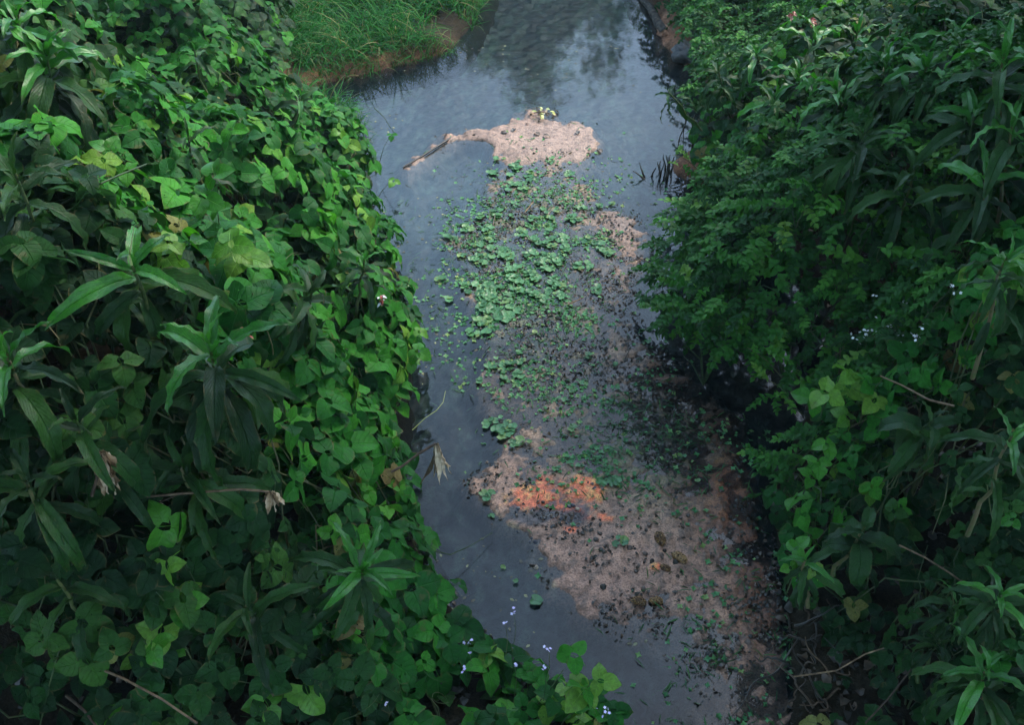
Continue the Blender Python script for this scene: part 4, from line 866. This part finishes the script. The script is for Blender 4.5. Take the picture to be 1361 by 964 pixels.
for (x, y, zz, lab) in [(327, 448, 2.15, 'red and cream flower head between the central whorl and the drooping branch'), (508, 402, 1.15, 'red and white flower head at the water edge beside the small whorl'), (1052, 24, 1.75, 'reddish bud on the plant at the top of the right bank'), (1079, 32, 1.75, 'second reddish bud at the top of the right bank, further right')]:
    root = thing('red_flower', at(x, y, zz), lab, 'flower'); rr = random.Random(x)
    me = mesh_np('bract', *blade(.035, .010, ovatep, 2, 4, droop=.8, fold=.5)[:2], M_REDB); mw = mesh_np('petal', *blade(.04, .009, ovatep, 2, 4, droop=.8, fold=.3)[:2], M_WHITE)
    for i in range(12): obj('petal' if i % 3 == 0 else 'bract', mw if i % 3 == 0 and y > 100 else me, root, frame(Vector((0, 0, .015 * (i % 4))) + rv(rr, .006), Vector((0, 0, 1)) + rv(rr, .5), rv(rr) + Vector((0, -.4, -.3))))

# ------------------------------------------------------------------ shoots that stand out
def shoot(px, py, z, n, s, label, meshes, spread=.08, ln=None, base_off=(0, .1, -.5), name='vine_shoot'):
    rr = random.Random(int(px * 3 + py)); top = at(px, py, max(z, surf(px, py) + .07)); b = top + Vector(base_off); root = thing(name, b, label, 'vine shoot')
    pts = wobble((0, 0, 0), top - b, 6, .015, -.05, int(px))[::4]; V, Fc, U = tube(pts, .004, .002, 4); obj('stem', mesh_np('stem', V, Fc, M_STEM, UV=U), root)
    for i in range(n):
        t = i / max(1, n - 1); q = pts[-1].lerp(pts[3], t) + rv(rr, spread * .35)
        obj('leaf' if meshes is not SPR_Y else 'sprig', rr.choice(meshes), root, frame(q, Vector((0, -.25, 1)) + rv(rr, .3), rv(rr) + Vector((0, -.3, -.2)), s * rr.uniform(.7, 1.1)))
Y_ = TRI_ME['young']; VN = TRI_ME['vine']
shoot(310, 310, 2.2, 3, 1.0, 'yellow-green young leaves standing out above the left whorls', Y_)
shoot(335, 385, 2.15, 5, 1.35, 'group of large bright vine leaves right of the left whorls', VN, .2)
shoot(272, 240, 2.3, 4, .8, 'fresh bright shoot hanging in the upper left thicket', Y_)
shoot(225, 315, 2.4, 4, .8, 'bright glossy shoot above the left middle whorl', Y_)
shoot(305, 165, 1.95, 6, .9, 'tall green shoot of drooping leaves among the upper left vines', VN, .16)
shoot(152, 190, 2.4, 2, .8, 'small bright leaf pair in the upper left shade', Y_)
shoot(120, 700, 1.8, 1, 1.25, 'three big ribbed dark leaflets below the dead leaf bundle', TRI_ME['dark'])
shoot(25, 735, 1.75, 1, 1.3, 'large ribbed leaf at the left edge beside the three dark leaflets', TRI_ME['dark'])
shoot(205, 785, 1.2, 4, .75, 'pale lime leaves glowing in the lower left shade', Y_, .2)
shoot(190, 850, 1.1, 3, .75, 'lime leaf group under the other pale leaves, lower left', Y_, .15)
shoot(148, 955, 1.0, 1, .7, 'single lime leaf at the bottom edge, lower left', Y_)
shoot(795, 900, .55, 4, .85, 'bright leaf spray at the tip of the near left bank', Y_, .15, base_off=(-.2, -.1, -.4))
shoot(750, 890, .5, 3, .75, 'light green leaves just left of the bright near spray', VN, .12, base_off=(-.2, -.1, -.4))
shoot(522, 178, .45, 1, .5, 'single leaf hanging from the tendril over the blue water', VN, .02, base_off=(-.15, 0, -.3))
shoot(522, 240, .35, 1, .55, 'small bright leaf reaching over the water edge on the upper left', Y_, .02, base_off=(-.2, 0, -.3))
shoot(565, 440, .4, 2, .6, 'yellowing leaf trio at the water edge opposite the hollow', Y_, .05, base_off=(-.25, 0, -.3))
shoot(553, 470, .45, 3, .8, 'bright leaves crowning the water edge fringe', Y_, .12, base_off=(-.25, 0, -.3))
shoot(990, 460, .75, 4, .75, 'upright thin shoot standing against the black hollow', SPR_Y, .1, base_off=(.35, -.15, -.3))
shoot(1010, 500, .7, 4, .75, 'second thin shoot lower in front of the black hollow', SPR_Y, .1, base_off=(.3, -.1, -.25))
shoot(890, 205, .55, 4, .55, 'airy twig of tiny leaves over the red spit', SPR_Y, .15, base_off=(.35, .05, -.25))
shoot(1240, 190, 2.0, 6, 1.1, 'light green climbing shoot on the upper right slope', SPR_Y, .2)
shoot(1270, 220, 2.0, 6, 1.1, 'light climbing shoot right of the other on the upper right slope', SPR_Y, .2)
shoot(1180, 310, 1.6, 5, 1.0, 'bright leafy tips in the middle of the right bank', SPR_Y, .15)
shoot(1075, 260, 1.35, 5, .9, 'bright little-leaved tips above the overhanging shrub', SPR_Y, .15)
shoot(1150, 255, 1.45, 5, .9, 'light green tips right of the little-leaved tips', SPR_Y, .15)
shoot(1120, 490, 1.25, 6, .85, 'bright vine leaves on top of the mound beside the hollow', Y_, .25)
shoot(1175, 500, 1.25, 5, .85, 'pale vine leaves right of the mound top beside the hollow', VN, .2)
shoot(1095, 600, 1.0, 4, .8, 'bright vine leaves cascading above the lower right whorl', Y_, .18)
shoot(1350, 330, 2.2, 4, .9, 'pale yellow-green leaves at the right edge, one third down', Y_, .15)
shoot(1075, 735, 1.0, 3, .55, 'fresh green leaflets nested behind the low bright whorl', Y_, .1)
shoot(1330, 860, 1.15, 3, .9, 'green leaf clump above the grey-edged corner whorl', VN, .1)

# ------------------------------------------------------------------ rock, log, roots at the red spit
def rock(px, py, z, s, label, sq=.6, mat=M_ROCK, seed=1):
    c = at(px, py, z); V, Fc, U = lump(16, 10, seed, sq); n = fbm(V[:, 0] * 2 + seed, V[:, 1] * 2 + V[:, 2], seed, 4); V = V * (1 + .35 * n[:, None]) * np.array(s)
    o = obj('rock', mesh_np('rock', V, Fc, mat, UV=U)); o.location = c; tag(o, label, 'rock')
rock(912, 70, .10, (.17, .22, .16), 'dark rounded rock at the waterline of the upper right bank')
rock(935, 40, .15, (.2, .25, .18), 'pale grey stone behind the dark rock, half under leaves', seed=5)
rock(886, 42, .04, (.10, .14, .10), 'small earthy stone beside the fallen log', mat=M_EARTH, seed=6)
twig('fallen_log', wobble(at(850, -12, .05), at(884, 44, .05), 9, .022, 0, 3), .035, .06, 'dark fallen log lying along the upper right waterline', 'log', n=9, mat=M_LOG)
rr = random.Random(17)
t = thing('dead_root_clump', at(876, 236, .0), 'black tangle of roots rising from the water beside the red spit', 'roots')
for i in range(13):
    a = at(rr.uniform(856, 893), rr.uniform(228, 242), -.02) - t.location; b = a + Vector((rr.gauss(0, .04), rr.gauss(0, .04), rr.uniform(.08, .24)))
    V, Fc, U = tube(wobble(a, b, 4, .012), .012, .003, 5); obj('root', mesh_np('root', V, Fc, M_LITTER, UV=U), t)
rr = random.Random(23)
t = thing('hanging_roots', at(945, 170, .5), 'dark roots hanging to the water below the upper right shrubs', 'roots')
for i in range(14):
    a = at(rr.uniform(915, 965), rr.uniform(135, 175), .45) - t.location; b = Vector((a.x + rr.gauss(0, .05), a.y + rr.gauss(0, .05), -.5)); V, Fc, U = tube(wobble(a, b, 5, .02), .010, .004, 4); obj('root', mesh_np('root', V, Fc, M_LITTER, UV=U), t)

rr = random.Random(29)
t = thing('root_tangle', at(1110, 880, .05), 'dark tangle of roots and dead stems at the foot of the lower right bank', 'roots')
for i in range(34):
    a = at(rr.uniform(1040, 1190), rr.uniform(790, 960), rr.uniform(.0, .15)) - t.location; b = a + Vector((rr.gauss(0, .22), rr.gauss(0, .18), rr.uniform(.0, .22)))
    V, Fc, U = tube(wobble(a, b, 5, .035), .008, .003, 4); obj('root', mesh_np('root', V, Fc, M_LITTER if i % 5 else M_BARK, UV=U), t)
# ------------------------------------------------------------------ trees upstream, seen in the water
def tree(x, y, h, r, label, seed, squash=.8, n=1500, leaf=1.0, low=.35):
    rr = random.Random(seed); root = thing('tree', (x, y, .4), label, 'tree'); T = []; M = []
    trunk = [Vector((math.sin(q * 1.3 + seed) * .12, math.cos(q * 1.7 + seed) * .1, -.2 + (h * .62 + .2) * q / 6)) for q in range(7)]; T.append(tube(trunk, .11, .05, 7))
    tips = []
    for i in range(int(22 + 14 * max(0, r - 1.5))):
        a = rr.uniform(0, 6.28); q = trunk[rr.randint(2 if y > 17 else 5, 6)]; e = q + Vector((math.cos(a) * r * rr.uniform(.4, 1), math.sin(a) * r * rr.uniform(.4, 1), rr.uniform(.0, .5) * h * squash)); e.z = min(e.z, h - .2)
        T.append(tube(wobble(q, e, 4, .06), .03, .008, 5)); tips.append(e)
    V, Fc, U = pieces(T); obj('trunk', mesh_np('trunk', V, Fc, M_BARK, UV=U), root)
    for i in range(n):
        e = rr.choice(tips); p = e + rv(rr, .22 * r / 1.5)
        if y < 17:
            w = p + root.location; qx, qy, _ = proj(w.x, w.y, w.z)
            if (w.y * cp - (w.z - CAM_H) * sp > -.3 and -500 < qx < 1860 and -600 < qy < 1600) or w.length < 3.5 or (w.z < 5.5 and w.y < 3 and abs(w.x) < 5): continue
        M.append(np.array(frame(p, Vector((0, 0, 1)) + rv(rr, .5), rv(rr), rr.uniform(1.2, 2.4) * leaf)))
    V, Fc, U, r_ = batch(SHRL, np.array(M), np.array([rr.random() for _ in M])); obj('crown', mesh_np('crown', V, Fc, M_SHRUB, UV=U, rnd=r_), root, kind='stuff')
tree(-1.0, 20.5, 4.3, 2.0, 'slender tree upstream whose crown is mirrored at the top of the water', 1, n=9000)
tree(1.1, 21.5, 5.3, 2.0, 'rounder tree upstream mirrored right of the slender one', 2, n=10000)
tree(-3.6, 19.5, 4.2, 1.6, 'bushy tree behind the grassy bank, mirrored at the left', 3, n=6000)
# tall unseen trees added just outside the frame to keep the near banks in shade
for k, (x, y, h, r, lab) in enumerate([(-5.6, 2.6, 9.8, 4.0, 'unseen tall tree added to shade the left bank, nearest the viewer'), (-11, 10.5, 9, 3.4, 'unseen tall tree added to shade the left bank, farther upstream'), (5.9, 4.7, 9.6, 3.2, 'unseen tall tree added to shade the right bank, nearest the viewer'),
                                       (12.0, 10.5, 8.0, 2.8, 'unseen tall tree added to shade the right bank, beside the thicket'), (10.5, 18.5, 8.0, 3.0, 'unseen tall tree added to shade the right bank, farthest upstream'), (-4.5, -1.8, 9.5, 3.6, 'unseen tall tree added for shade behind the viewer on the left'), (4.5, -1.8, 9.5, 3.6, 'unseen tall tree added for shade behind the viewer on the right'), (.2, -3.4, 10.5, 3.4, 'unseen tall tree added for shade straight behind the viewer')]):
    tree(x, y, h, r, lab, 60 + k, n=11000 if y < 6 else 4500, leaf=3.2)

# ------------------------------------------------------------------ damp morning air
def haze():
    m = bpy.data.materials.new('damp_air'); m.use_nodes = True; nt = m.node_tree; nt.nodes.remove(nt.nodes['Principled BSDF'])
    v = nt.nodes.new('ShaderNodeVolumePrincipled'); v.inputs['Color'].default_value = (.66, .93, 1, 1); v.inputs['Density'].default_value = .0013
    nt.links.new(v.outputs[0], nt.nodes['Material Output'].inputs['Volume'])
    a = (-30, -12, -1.5); b = (30, 30, 13.0)
    V = [(x, y, z) for x in (a[0], b[0]) for y in (a[1], b[1]) for z in (a[2], b[2])]
    me = mesh_np('haze', V, [(0, 1, 3, 2), (4, 6, 7, 5), (0, 4, 5, 1), (2, 3, 7, 6), (0, 2, 6, 4), (1, 5, 7, 3)], m, smooth=False)
    tag(obj('haze', me, kind='stuff'), 'thin damp haze in the air over the whole stream', 'haze')
haze()
